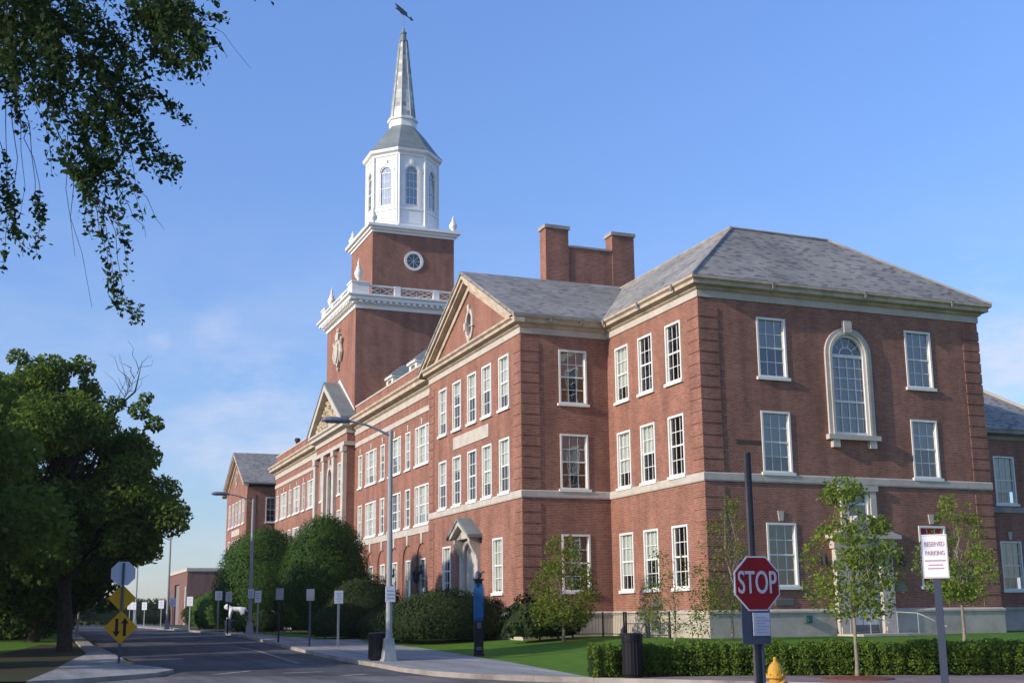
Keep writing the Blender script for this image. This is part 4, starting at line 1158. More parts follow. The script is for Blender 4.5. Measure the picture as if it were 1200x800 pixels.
# ------------------------------------------------------------------ foliage tools
def leaf_mesh(name, P, size, matn, nbias=None, aspect=1.6, seed=0, jitter=.35):
    g = np.random.default_rng(seed); n = len(P)
    if nbias is None: nb = g.normal(size=(n, 3)); nb[:, 2] += .5
    else: nb = nbias+g.normal(size=(n, 3))*.55
    nb /= np.linalg.norm(nb, axis=1)[:, None]
    r = g.normal(size=(n, 3)); u = np.cross(nb, r); u /= np.linalg.norm(u, axis=1)[:, None]; w = np.cross(nb, u)
    sz = size*(1+jitter*g.normal(size=n)).clip(.45, 2)[:, None]
    a = u*sz*aspect/2; b = w*sz/2
    cup = nb*sz*.18
    V = np.empty((n, 4, 3))
    V[:, 0] = P-a+cup*.0; V[:, 1] = P-b*.9+cup; V[:, 2] = P+a; V[:, 3] = P+b*.9+cup
    me = bpy.data.meshes.new(name)
    me.vertices.add(n*4); me.vertices.foreach_set('co', V.astype(np.float32).ravel())
    me.loops.add(n*4); me.loops.foreach_set('vertex_index', np.arange(n*4, dtype=np.int32))
    me.polygons.add(n); me.polygons.foreach_set('loop_start', np.arange(0, n*4, 4, dtype=np.int32)); me.polygons.foreach_set('loop_total', np.full(n, 4, dtype=np.int32))
    me.materials.append(MATS[matn])
    at = me.attributes.new('tint', 'FLOAT', 'FACE'); at.data.foreach_set('value', g.random(n).astype(np.float32))
    me.update(calc_edges=True); me.validate()
    return me
def crown_points(clusters, per, g, squash=.8):
    out_ = []
    for (x, y, z, r) in clusters:
        k = int(per*r*r)
        d = g.normal(size=(k, 3)); d /= np.linalg.norm(d, axis=1)[:, None]
        rad = r*(.35+.65*g.random(k)**.6)
        p = d*rad[:, None]; p[:, 2] *= squash
        out_.append(p+np.array((x, y, z)))
    return np.concatenate(out_)
def ellipsoid_clusters(c, R, n, rc, g, shell=.55, zmin=None):
    L_ = []
    while len(L_) < n:
        d = g.normal(size=3); d /= np.linalg.norm(d); f = shell+(1-shell)*g.random()
        p = np.array(c)+d*np.array(R)*f
        if zmin is not None and p[2] < zmin: continue
        L_.append((*p, rc*(.7+.6*g.random())))
    return L_
def limb(mb_, a, b, r0, r1, g, seg=6, wob=.06, sides=7):
    a, b = np.array(a, float), np.array(b, float); L_ = np.linalg.norm(b-a)
    pts = [a+(b-a)*t_+g.normal(size=3)*wob*L_*(0 if i in (0, seg) else 1)+np.array((0, 0, .1*L_*math.sin(PI*t_)*.5)) for i, t_ in enumerate(np.linspace(0, 1, seg+1))]
    mb_.tube(pts, list(np.linspace(r0, r1, seg+1)), sides)
def tree(name, label, cat, base, clusters, per, leaf, matn, trunk_r, fork_z, seed, barkm='bark', group=None, nlimb=14, top=None, wob=.05, squash=.8, limb_r=.45):
    g = np.random.default_rng(seed)
    o = thing(name, label, cat, base, 0, group)
    b = np.array(base, float)
    tk = MB(); cs = [np.array(q[:3])-b for q in clusters]
    ctr = sum(cs)/len(cs)
    fk = np.array((ctr[0]*.25, ctr[1]*.25, fork_z))
    tk.tube([(0, 0, -.15), (0, 0, .05), (0.02, 0, .35), tuple(fk*np.array((.5, .5, .6))), tuple(fk)], [trunk_r*1.5, trunk_r*1.25, trunk_r, trunk_r*.88, trunk_r*.75], 10)
    zt = max(q[2] for q in cs)
    lead = np.array((ctr[0], ctr[1], fork_z+(zt-fork_z)*.85)); limb(tk, fk, lead, trunk_r*.72, trunk_r*.12, g, wob=wob)
    for q in [cs[i] for i in g.permutation(len(cs))[:nlimb]]:
        t_ = g.uniform(0, .6); s0 = fk+(lead-fk)*t_
        if q[2] < s0[2]: s0 = fk
        limb(tk, s0, q, trunk_r*limb_r*(1-t_*.5), trunk_r*.06, g, wob=wob)
    tk.build('trunk', barkm, o, smooth=True)
    P = crown_points([(*q, c[3]) for q, c in zip(cs, clusters)], per, g, squash)
    link('crown', leaf_mesh('crown', P, leaf, matn, seed=seed), o)
    return o
def shrub(name, label, c, R, matn, seed, dens=60, leaf=.13, lump=.10, cat='shrub', sprig=.09, group=None):
    """clipped evergreen: dense leaves over a lumpy mass; c is the ground point"""
    g = np.random.default_rng(seed); o = thing(name, label, cat, c, 0, group)
    rx, ry, rz = R; area = 2*PI*((rx*ry)**1.6/1+(rx*rz)**1.6+(ry*rz)**1.6)**(1/1.6)*.75
    n = int(area*dens)
    d = g.normal(size=(n, 3)); d /= np.linalg.norm(d, axis=1)[:, None]; d[:, 2] = np.where(d[:, 2] < -.55, -d[:, 2], d[:, 2])
    ph = g.uniform(0, 6, 8)
    lum = sum(np.sin(d[:, 0]*(3+i)+ph[i])*np.sin(d[:, 1]*(4+i)+ph[i+2])*np.sin(d[:, 2]*(3.5+i)+ph[i+4]) for i in range(3))
    f = 1+lump*lum+g.normal(size=n)*.03-np.abs(g.normal(size=n))*.07+np.where(g.random(n) < .12, g.random(n)*sprig, 0)
    P = d*f[:, None]*np.array(R); P[:, 2] += rz*.62
    P = P[P[:, 2] > -.02]; dd = P-np.array((0, 0, rz*.62)); dd /= np.linalg.norm(dd, axis=1)[:, None]
    link('foliage', leaf_mesh('foliage', P, leaf, matn, nbias=dd, seed=seed), o)
    co = MB(); prof = [(max(.02, math.sqrt(max(0, 1-t_*t_))*.88), t_*.88) for t_ in np.linspace(-.62, 1, 10)]
    vs_ = MB(); vs_.lathe([(r, z) for r, z in prof], 0, 0, 14)
    vs_.v = [(x*rx, y*ry, z*rz+rz*.62) for x, y, z in vs_.v]
    me = vs_.mesh('inner_core', matn, True)
    link('inner_core', me, o)  # solid core added inside the leaves to block see-through
    return o

# ------------------------------------------------------------------ planting at the building
shrub('evergreen_bush', 'tallest rounded evergreen bush in front of the main block', (-8.3, 32, -1.2), (2.9, 3.2, 4.5), 'leaf_holly', 11, 230, .08, .025, sprig=.04)
shrub('evergreen_bush', 'second tall rounded evergreen bush, just left of the tallest one', (-9.6, 46, -1.1), (3.6, 4.6, 4.5), 'leaf_holly', 12, 190, .09, .035, sprig=.05)
shrub('yew_shrub', 'broad low dark yew mound left of the blue emergency phone', (-7.0, 12.2, -1.2), (3.3, 2.4, 1.40), 'leaf_yew', 13, 260, .062, .06)
shrub('yew_shrub', 'rounded dark yew mound with its top behind the near street lamp', (-8.0, 23.4, -1.15), (2.4, 2.2, 2.0), 'leaf_yew', 14, 260, .062, .08)
shrub('yew_shrub', 'low dark yew hedge clump at the foot of the tallest bush', (-9.9, 21.0, -1.15), (1.9, 1.7, 1.1), 'leaf_yew', 15, 260, .062, .05)
shrub('yew_shrub', 'low dark yew clump beside the bin at the near street lamp', (-8.7, 16.0, -1.2), (1.6, 1.9, 1.05), 'leaf_yew', 16, 260, .062, .05)
shrub('yew_shrub', 'small olive green shrub between the animal statue and the far lamp', (-11.6, 40.5, -1.05), (1.0, 1.0, .75), 'leaf_holly', 17, 100, .11, .05)
shrub('yew_shrub', 'dark shrub behind the far street lamp base', (-10.9, 38.0, -1.05), (1.5, 1.4, .85), 'leaf_yew', 18, 100, .11, .05)
shrub('yew_shrub', 'low wide evergreen at the far end of the sidewalk', (-10.0, 62, -1.05), (2.2, 6, 1.8), 'leaf_holly', 19, 60, .15, .1)
shrub('yew_shrub', 'distant evergreen mass under the low flat roofed building', (-7.0, 84, -1.05), (3.4, 9, 2.2), 'leaf_holly', 20, 50, .16, .1)
shrub('laurel_shrub', 'loose dark laurel shrub against the pedimented wing corner', (-4.95, 6.7, -1.05), (1.35, 1.1, 1.0), 'leaf_yew', 21, 150, .12, .28)
shrub('laurel_shrub', 'small dark laurel shrub at the foot of the young bushy tree', (-3.7, 7.3, -1.05), (1.3, .9, .95), 'leaf_yew', 22, 200, .09, .2)

def young_tree(label, base, H, W_, zlow, n, per, leaf, matn, seed, tr=.05, barkm='pale_bark', squash=.9, rc=.4, taper=1.0):
    g = np.random.default_rng(seed); cl = []
    for i in range(n):
        f = g.random()**1.2; z = base[2]+zlow+(H-zlow-.15)*f
        wr = W_/2*(1-taper*.75*abs(f-.3)/.75)*(.25+.75*math.sqrt(g.random())); a = g.uniform(0, 2*PI)
        cl.append((base[0]+wr*math.cos(a), base[1]+wr*math.sin(a), z, rc*(.6+.7*g.random())*(1-.45*f)))
    return tree('young_tree', label, 'tree', base, cl, per, leaf, matn, tr, zlow*.9, seed, barkm, nlimb=min(n, 16), wob=.04, squash=squash, limb_r=.35)
young_tree('young street tree with bright green leaves in the brick sidewalk, in front of the hedge', (-8.0, -19.75, -1.53), 4.65, 2.25, 1.5, 76, 900, .056, 'leaf_maple', 31, .045, rc=.36)
young_tree('young tree with bright leaves behind the hedge, right of the reserved parking sign', (2.8, -11.1, -1.0), 4.75, 2.6, 1.4, 76, 640, .062, 'leaf_maple', 32, .05, rc=.40)
young_tree('thin sparse sapling in front of the corner of the building', (-1.0, -3.2, -1.05), 5.8, 2.5, 1.2, 64, 420, .055, 'leaf_young', 33, .05, rc=.42)
young_tree('small wispy multi-branched sapling left of the building corner', (-3.45, -3.25, -1.05), 3.3, 3.0, .4, 60, 420, .052, 'leaf_young', 34, .04, rc=.42, taper=.6)
young_tree('bushy olive green young tree against the recessed wall with the railing', (-4.4, 4.6, -1.05), 4.3, 2.9, .7, 92, 560, .065, 'leaf_young', 35, .06, rc=.5, taper=.8)

# clipped box hedge along the brick sidewalk
g = np.random.default_rng(41)
hd_ = thing('box_hedge', 'long clipped green hedge along the brick sidewalk', 'hedge', (-12.2, -15.7, -1.55))
P, Nb = [], []
hp = [Vector((-12.55, -15.35)), Vector((-9.5, -16.35)), Vector((-3.8, -19.55)), Vector((9, -26.3))]
core = MB()
for a, b in zip(hp[:-1], hp[1:]):
    d = (b-a); L_ = d.length; d.normalize(); nv = Vector((-d.y, d.x))
    k = int(L_*7500)
    s = g.random(k)*L_; th = g.uniform(-.35, PI+.35, k); zz0 = np.sin(th)
    bump = 1+.085*np.sin(s*2*PI/.62+2.6*np.sin(s*1.7)+1.9*np.sin(s*3.1))+.07*np.sin(s*3.7+1.5*np.sin(s*.9)+zz0*3)+.05*np.sin(s*17+np.sin(s*5)*2)+.07*g.normal(size=k)-np.abs(g.normal(size=k))*.08
    ww = .52*np.sign(np.cos(th))*np.abs(np.cos(th))**.55*bump; hh = np.where(np.sin(th) > 0, np.abs(np.sin(th))**.5, -.9*np.abs(np.sin(th)))
    zz = .39+.36*hh*bump*np.where(hh > 0, 1, 1)
    low = g.random(k) < .45
    zz = np.where(low & (np.abs(ww) > .25), g.random(k)*.66+.03, zz)
    for i in range(k):
        q = a+d*float(s[i])+nv*float(ww[i])
        P.append((q.x, q.y, S(q.x, q.y)+.11+float(zz[i]))); Nb.append((nv.x*ww[i]*1.6, nv.y*ww[i]*1.6, max(0, zz[i]-.5)*2))
    nn_ = int(L_/.6)
    for i in range(nn_):
        p0 = a+d*(L_*i/nn_); p1 = a+d*(L_*(i+1)/nn_); z0 = S(p0.x, p0.y)
        w_ = .30
        core.prism([(p0.x-nv.x*w_, p0.y-nv.y*w_, z0), (p1.x-nv.x*w_, p1.y-nv.y*w_, z0), (p1.x+nv.x*w_, p1.y+nv.y*w_, z0), (p0.x+nv.x*w_, p0.y+nv.y*w_, z0)], 0, (0, 0, .56))
P = np.array(P)-np.array(hd_.location); Nb = np.array(Nb)
link('foliage', leaf_mesh('foliage', P, .036, 'leaf_box', nbias=Nb, seed=42), hd_)
core.v = [(x-hd_.location.x, y-hd_.location.y, z-hd_.location.z) for x, y, z in core.v]
core.build('inner_core', 'leaf_yew', hd_)  # solid darker core added inside the hedge to close its gaps

# ------------------------------------------------------------------ big trees at the left
g = np.random.default_rng(51)
bc = ellipsoid_clusters((-24.9, 15.6, 6.0), (4.8, 4.8, 4.6), 78, 1.05, g, .5, zmin=1.2)+ellipsoid_clusters((-21.6, 13.9, 4.9), (2.2, 2.6, 2.5), 26, .85, g, .4, zmin=1.2)+ellipsoid_clusters((-25.9, 16, 9.7), (3.6, 3, 2.3), 34, .85, g, .35)+[(-21.2, 14.3, 9.3, .55), (-20.5, 14.1, 8.7, .5), (-22.2, 14.6, 9.6, .5), (-20.9, 14.2, 9.9, .35), (-22.9, 15, 8.6, .7), (-26.5, 15, 11.6, .5), (-24.6, 15.6, 11.4, .45), (-23.4, 15.4, 10.6, .5)]
tree('shade_tree', 'big leafy shade tree with a dark trunk at the left street corner', 'tree', (-23.8, 15.2, -1.5), bc, 820, .125, 'leaf_big', .34, 3.2, 52, nlimb=24)
sn = MB(); o = [x for x in COL.objects if x.name == 'shade_tree'][0]
gg = np.random.default_rng(5)
def rel(p): return np.array(p)-np.array(o.location)
s0 = rel((-22.6, 14.8, 8.3)); s1 = rel((-22.0, 14.6, 9.6)); s2 = rel((-21.4, 14.4, 10.2)); s3 = rel((-21.2, 14.3, 11.4))
sn.tube([rel((-23.6, 15.2, 5)), s0, s1, s2, s3], [.10, .065, .05, .04, .012], 6)
for i in range(16):
    t_ = gg.random(); st_ = s1+(s3-s1)*t_; e_ = st_+np.array((gg.uniform(-1.1, 1.1), gg.uniform(-.6, .6), gg.uniform(.4, 1.5)))
    limb(sn, st_, e_, .016, .005, gg, 4, .08, 4)
sn.build('bare_branch', 'bark', o)
g = np.random.default_rng(61)
rows = [(-25.0, 27.5, 5.2, 'dark shade tree directly behind the big corner tree', 8.5), (-31.0, 14.5, 5.6, 'dark shade tree at the left edge beside the corner tree', 9.6), (-26.0, 44, 4.6, 'third shade tree along the left side of the street', 8.0),
        (-26.5, 62, 4.8, 'dark tree far along the left side of the street', 7.5), (-31.6, 1.5, 6.3, 'shade tree at the left picture edge by the grass verge', 10.5), (-33, 40, 5.5, 'wide dark tree on the grass left of the street', 9)]
for i, (x, y, R_, lab, H) in enumerate(rows):
    zc_ = S(x, y)+H*.58
    cl = ellipsoid_clusters((x, y, zc_), (R_, R_, H*.46), 56, 1.5, g, .4, zmin=S(x, y)+.9)
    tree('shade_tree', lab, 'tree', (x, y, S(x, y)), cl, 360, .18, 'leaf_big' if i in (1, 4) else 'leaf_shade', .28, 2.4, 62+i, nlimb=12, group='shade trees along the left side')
# understory hedge that closes the left side
for i, (x, y, R_) in enumerate([(-27.5, 36, 3.2), (-26.0, 52, 3.0), (-25.2, 72, 2.6), (-24.0, 95, 3.5)]):
    lab = ['dark undergrowth shrub left of the street behind the corner trunks', 'second undergrowth shrub along the left side of the street', 'third undergrowth shrub along the left side of the street', 'sunlit green shrub at the far left end of the street'][i]
    shrub('undergrowth_shrub', lab, (x, y, -1.15), (R_, 5.5, 2.0), 'leaf_shade' if i < 3 else 'leaf_holly', 70+i, 90, .15, .2)
g = np.random.default_rng(81)
cl = ellipsoid_clusters((-19.5, 140, 2.6), (3.2, 3, 3.2), 26, 1.2, g, .3)
tree('distant_tree', 'small pale distant tree above the end of the street', 'tree', (-19.5, 140, -1.1), cl, 120, .4, 'leaf_far', .2, 1.8, 82)
cl = ellipsoid_clusters((-26, 150, 2.6), (6, 4, 3.6), 30, 1.6, g, .3)
tree('distant_tree', 'wider distant tree at the left end of the street', 'tree', (-26, 150, -1.1), cl, 90, .45, 'leaf_far', .25, 1.6, 83)
shrub('distant_hedge', 'dark hedge closing the far end of the street', (-12, 175, -1.2), (16, 4, 2.6), 'leaf_far', 84, 14, .45, .15)

# ------------------------------------------------------------------ overhanging tree near the camera
g = np.random.default_rng(91)
OV = thing('overhanging_tree', 'tree at upper left whose drooping leafy twigs hang into the sky', 'tree', (-30.6, -31.2, -1.6))
def cp(px, py, D):
    """point of the crown from its bearing (photo pixels, 1200 wide) and distance"""
    u = (px-600)/1417.5; v = -(py-440)/1417.5
    u2, v2 = c_*u+s_*v, -s_*u+c_*v
    d = u2*rt+v2*up+fw; hx = d.x*VX+d.y*VY
    return np.array(CAM_POS+d*(D/hx))
twigs = []       # (pixel path, leaf start fraction, density)
def strand(p0, p1, n_leaf, sag=.15, D=11, spread=9, bare=0.0):
    twigs.append((p0, p1, n_leaf, sag, D, spread, bare))
r2 = random.Random(4)
for i in range(70):
    x = r2.uniform(-30, 225); L_ = r2.uniform(60, 130)*(1 if x < 150 else .8)
    strand((x-30, r2.uniform(-60, 20)), (x+r2.uniform(-10, 40), L_), 75, D=r2.uniform(9.6, 12.4), spread=11)
for i in range(26):
    x = r2.uniform(35, 150); y0 = r2.uniform(20, 110); strand((x-20, y0), (x+r2.uniform(10, 55), y0+r2.uniform(70, 140)), 62, D=r2.uniform(10, 12), spread=10)
for i in range(14):
    strand((r2.uniform(70, 130), r2.uniform(110, 190)), (r2.uniform(95, 175), r2.uniform(220, 285)), 50, D=r2.uniform(10.4, 11.6), spread=9)
strand((90, 200), (150, 322), 34, D=11, bare=.55); strand((100, 220), (128, 330), 30, D=11, bare=.6); strand((105, 230), (148, 365), 40, D=11.1, bare=.72); strand((98, 220), (163, 382), 26, D=11, bare=.85)
strand((110, 180), (208, 196), 46, D=10.8, bare=.35); strand((130, 150), (205, 190), 40, D=10.9, bare=.3); strand((150, 110), (222, 142), 60, D=10.8, bare=.2); strand((160, 60), (228, 98), 70, D=10.7, bare=.1)
strand((170, 10), (262, 26), 80, D=10.6, bare=.1); strand((160, -20), (255, 6), 70, D=10.8, bare=.1); strand((250, -30), (315, 4), 14, D=11, bare=.7)
strand((8, 120), (6, 245), 46, D=11.2, bare=.6); strand((10, 120), (22, 300), 52, D=11, bare=.66); strand((30, 130), (45, 300), 38, D=11, bare=.7); strand((-5, 130), (8, 312), 46, D=11.3, bare=.6); strand((25, 140), (52, 262), 26, D=11, bare=.8); strand((2, 90), (30, 160), 40, D=11.3, bare=.3)
strand((205, 25), (287, 82), 0, D=10.7); strand((230, 50), (270, 70), 0, D=10.7); strand((60, 150), (108, 356), 0, D=11); strand((70, 140), (92, 300), 0, D=11.2); strand((125, 215), (175, 280), 0, D=11); strand((20, 100), (24, 250), 0, D=11.2); strand((120, 190), (188, 270), 0, D=11)
tb = MB(); LP = []
b0 = np.array(OV.location)
fkp = np.array((-29.9, -31.2, 5.2))
limbs_ = [cp(10, 20, 11.2), cp(70, 0, 11.2), cp(110, 40, 11.0), cp(120, -60, 10.8), cp(220, -40, 10.8)]
for (p0, p1, nl, sag, D, spr, bare) in twigs:
    a = cp(*p0, D); b = cp(*p1, D+g.normal()*.15)
    ts = np.linspace(0, 1, 7); ph = g.normal(size=3)*.05
    pts = [a+(b-a)*t_+np.array((0, 0, sag*np.linalg.norm(b-a)*math.sin(PI*t_)))+ph*math.sin(2*PI*t_)+g.normal(size=3)*.022 for t_ in ts]
    tb.tube([p-b0 for p in pts], list(np.linspace(.005, .0018, 7)), 4, cap=False)
    for i in range(int(nl*2.3)):
        t_ = bare+(1-bare)*g.random(); k = min(5, int(t_*6)); f = t_*6-k
        q = pts[k]*(1-f)+pts[k+1]*f
        LP.append(q+g.normal(size=3)*spr/129*.5)
trk = MB()
trk.tube([(0, 0, -.2), (0, 0, .3), (.1, .05, 2.5), tuple(fkp-b0)], [.42, .33, .28, .24], 12)
for e in limbs_: limb(trk, fkp-b0, e-b0, .11, .02, g, 8, .012, 8)
trk.tube([tuple(fkp-b0), (-.2, .6, 8.5), (-.5, 1.0, 11)], [.24, .15, .05], 10)
trk.build('trunk', 'bark', OV, smooth=True)
tb.build('twigs', 'bark', OV)
cl = ellipsoid_clusters((-31.5, -30.4, 8.2), (2.6, 2.8, 2.6), 34, .9, g, .4)
LPa = np.array(LP)
g2 = np.random.default_rng(93)
for e in limbs_:
    for t_ in (.2, .4, .58, .74):
        q = fkp+(e-fkp)*t_+g2.normal(size=3)*.25; cl.append((q[0], q[1], q[2]+.35, .75))
far = crown_points(cl, 700, g)
keep = (far[:, 0]-CAM_POS.x)*math.cos(YAW)-(far[:, 1]-CAM_POS.y)*math.sin(YAW) < -4.72
LPa = np.concatenate([LPa, far[keep]])
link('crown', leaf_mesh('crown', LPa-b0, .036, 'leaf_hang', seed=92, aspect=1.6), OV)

# ------------------------------------------------------------------ street furniture
def lamp(label, base, arm_dir=(-1, 0), H=7.75, panel=None):
    o = thing('street_lamp', label, 'street lamp', base, 0, 'street lamps along the sidewalk')
    b = MB(); b.prism([(-.24, -.24, 0), (.24, -.24, 0), (.24, .24, 0), (-.24, .24, 0)], 0, (0, 0, .05))
    b.add([(-.21, -.21, .05), (.21, -.21, .05), (.21, .21, .05), (-.21, .21, .05), (-.14, -.14, .75), (.14, -.14, .75), (.14, .14, .75), (-.14, .14, .75)],
          [(0, 1, 5, 4), (1, 2, 6, 5), (2, 3, 7, 6), (3, 0, 4, 7), (4, 5, 6, 7)]); b.build('base', 'pole_paint', o)
    b = MB(); b.tube([(0, 0, .7), (0, 0, H)], [.115, .075], 12); b.lathe([(.085, H), (.085, H+.05), (.02, H+.1)], 0, 0, 10); b.build('pole', 'pole_paint', o, smooth=False)
    ax, ay = arm_dir
    b = MB(); pts = [(ax*t_*1.55, ay*t_*1.55, H-.12+.45*math.sin(t_*PI/2)) for t_ in np.linspace(0, 1, 8)]; b.tube(pts, list(np.linspace(.045, .035, 8)), 8)
    b.build('arm', 'pole_paint', o)
    b = MB(); n = 9
    z = H+.33; Pp = []
    for t_, r, hz in ((1.45, .06, .06), (1.6, .12, .10), (1.85, .17, .13), (2.15, .18, .14), (2.35, .14, .10), (2.45, .05, .04)):
        for k in range(n):
            a = 2*PI*k/n; Pp.append((ax*t_-ay*r*math.cos(a), ay*t_+ax*r*math.cos(a), z+hz*math.sin(a)*(1 if math.sin(a) > 0 else .7)))
    b.add(Pp, [(i*n+k, i*n+(k+1) % n, (i+1)*n+(k+1) % n, (i+1)*n+k) for i in range(5) for k in range(n)]+[tuple(range(n)), tuple(5*n+k for k in reversed(range(n)))])
    b.build('lamp_head', 'lamp_head', o)
    if panel:
        b = MB(); b.box(-.17, .17, -.15, -.125, panel, panel+.52); p_ = b.build('sign_panel', 'sign_white', o)
        b = MB()
        for i in range(3): b.box(-.12, .12, -.155, -.151, panel+.1+.12*i, panel+.15+.12*i)
        b.build('lettering', 'sign_grey_ink', p_)
    return o
lamp('nearest tall street lamp, its curved arm reaching across the brick facade', (-14.0, -2.5, -1.52), panel=1.95)
lamp('second street lamp, standing in front of the far pedimented wing', (-13.4, 28.9, -1.07), panel=2.1)
lamp('third street lamp, small against the sky left of the far wing', (-14.0, 67.6, -1.02))
lamp('farthest street lamp, beneath the edge of the big tree crown', (-13.0, 113.5, -1.02), H=7.4)

SIGNS = [((-12.6, 10.6, -1.37), 2.45, .38, .56, 0, 'pole_paint', 'sign_white', 'white parking sign in front of the low yew clump, nearest to the near lamp'),
         ((-13.5, 12.3, -1.36), 2.55, .36, .52, 0, 'steel', 'pole_paint', 'grey faced parking sign in front of the tallest bush'),
         ((-13.85, 17.8, -1.25), 2.6, .40, .56, .15, 'dark_metal', 'pole_paint', 'grey parking sign on a dark post between the two tall bushes'),
         ((-13.8, 24.0, -1.14), 2.5, .40, .62, -.75, 'pole_paint', 'sign_white', 'bright sunlit parking sign turned towards the street beside the second lamp'),
         ((-14.2, 31.9, -1.04), 2.5, .40, .60, .3, 'dark_metal', 'sign_white', 'pale parking sign on a dark post just left of the animal statue'),
         ((-13.2, 43.0, -1.02), 2.75, .48, .62, .1, 'pole_paint', 'sign_white', 'white parking sign left of the statue in front of the far bushes'),
         ((-11.8, 63.0, -1.02), 1.85, .40, .40, 0, 'pole_paint', 'street_blade', 'small brown sign between two white parking signs near the far bushes'),
         ((-13.4, 57.0, -1.02), 2.6, .5, .72, -.55, 'pole_paint', 'sign_white', 'white parking sign right of the third street lamp'),
         ((-14.0, 63.6, -1.02), 2.6, .48, .70, -.5, 'pole_paint', 'sign_white', 'bright parking sign at the foot of the third street lamp'),
         ((-14.0, 73.0, -1.02), 2.55, .52, .74, -.55, 'pole_paint', 'sign_white', 'parking sign just left of the third street lamp'),
         ((-14.6, 83.0, -1.02), 2.5, .52, .74, -.55, 'pole_paint', 'sign_white', 'third sign from the left in the far row of parking signs'),
         ((-14.9, 92.0, -1.02), 2.6, .52, .74, -.55, 'pole_paint', 'sign_white', 'second sign from the left in the far row of parking signs'),
         ((-14.9, 97.5, -1.02), 2.65, .52, .74, -.55, 'pole_paint', 'sign_white', 'leftmost sign in the far row of parking signs')]
for (loc, H, w, h, rz, pm, sm_, lab) in SIGNS:
    o = thing('parking_sign', lab, 'sign', loc, rz, 'parking signs along the kerb')
    b = MB(); b.box(-.03, .03, -.012, .012, 0, H); b.box(-.045, -.03, -.02, .0, 0, H); b.box(.03, .045, -.02, .0, 0, H); b.build('post', pm, o)
    b = MB(); b.box(-w/2, w/2, -.045, -.025, H-h, H); p_ = b.build('panel', sm_, o)
    b = MB(); b.box(-w*.3, w*.3, -.05, -.046, H-h*.27, H-h*.2); b.box(-w*.22, w*.22, -.05, -.046, H-h*.47, H-h*.4); b.box(-w*.3, w*.3, -.05, -.046, H-h*.67, H-h*.6); b.box(-w*.15, w*.15, -.05, -.046, H-h*.86, H-h*.8); b.build('lettering', 'sign_grey_ink', p_)

def text_mesh(txt, size, matn, name='lettering', ext=.003):
    cu = bpy.data.curves.new('lettering', 'FONT'); cu.body = txt; cu.size = size; cu.align_x = 'CENTER'; cu.align_y = 'CENTER'; cu.extrude = ext; cu.offset = size*.006
    ob = bpy.data.objects.new('lettering', cu); COL.objects.link(ob)
    me = bpy.data.meshes.new_from_object(ob.evaluated_get(bpy.context.evaluated_depsgraph_get()))
    bpy.data.objects.remove(ob); bpy.data.curves.remove(cu)
    me.materials.clear(); me.materials.append(MATS[matn])
    return me
def text_on(txt, size, matn, parent, loc, sx=1.0):
    o = link('lettering', text_mesh(txt, size, matn), parent, loc); o.rotation_euler = (PI/2, 0, 0); o.scale = (sx, 1, 1)
    return o
def octagon(r): return [(r/math.cos(PI/8)*math.cos(PI/8+k*PI/4), r/math.cos(PI/8)*math.sin(PI/8+k*PI/4)) for k in range(8)]
def face_rz(loc): # turn a sign's front (-Y) towards the camera side street corner
    return -math.atan2(CAM_POS.x-loc[0], -(CAM_POS.y-loc[1]))*-1

# stop sign with its tall post
loc = (-15.78, -27.90, -1.65); RS = .04
sg = thing('stop_sign', 'red STOP sign with a small paper notice, on a tall dark post by the hydrant', 'sign', loc, RS)
b = MB(); b.box(-.065, -.02, .03, .08, 0, 3.9); b.build('post', 'post_grey', sg)
b = MB(); b.box(-.02, .022, .028, .082, .0, 3.92); b.build('post', 'dark_metal', sg)
b = MB(); b.tube([(.075, .06, 0), (.075, .06, 1.62)], .035, 10); b.build('post', 'steel', sg)
zc = 2.03
b = MB(); b.prism([(x, .0, zc+z) for x, z in octagon(.385)], 0, (0, -.012, 0)); b.build('panel', 'sign_white', sg)
b = MB(); b.prism([(x, -.0125, zc+z) for x, z in octagon(.365)], 0, (0, -.003, 0)); pr = b.build('sign_face', 'sign_red', sg)
text_on('STOP', .45, 'sign_letter', pr, (0, -.018, zc), .62)
b = MB(); b.box(-.27, .21, .012, .026, 1.18, 2.36); b.build('back_plate', 'plate_dark', sg)
b = MB(); b.box(-.10, .18, -.02, -.005, 1.30, 1.62); pp = b.build('paper_notice', 'sign_letter', sg)
b = MB()
for k in range(6): b.box(-.07, .15-.05*(k % 2), -.024, -.0205, 1.34+.042*k, 1.353+.042*k)
b.build('lettering', 'sign_grey_ink', pp)
b = MB(); b.box(-.20, .24, .05, .055, 4.03, 4.10); b.tube([(0, .053, 3.9), (0, .053, 4.03)], .010, 6); b.build('street_name_blade', 'street_blade', sg)

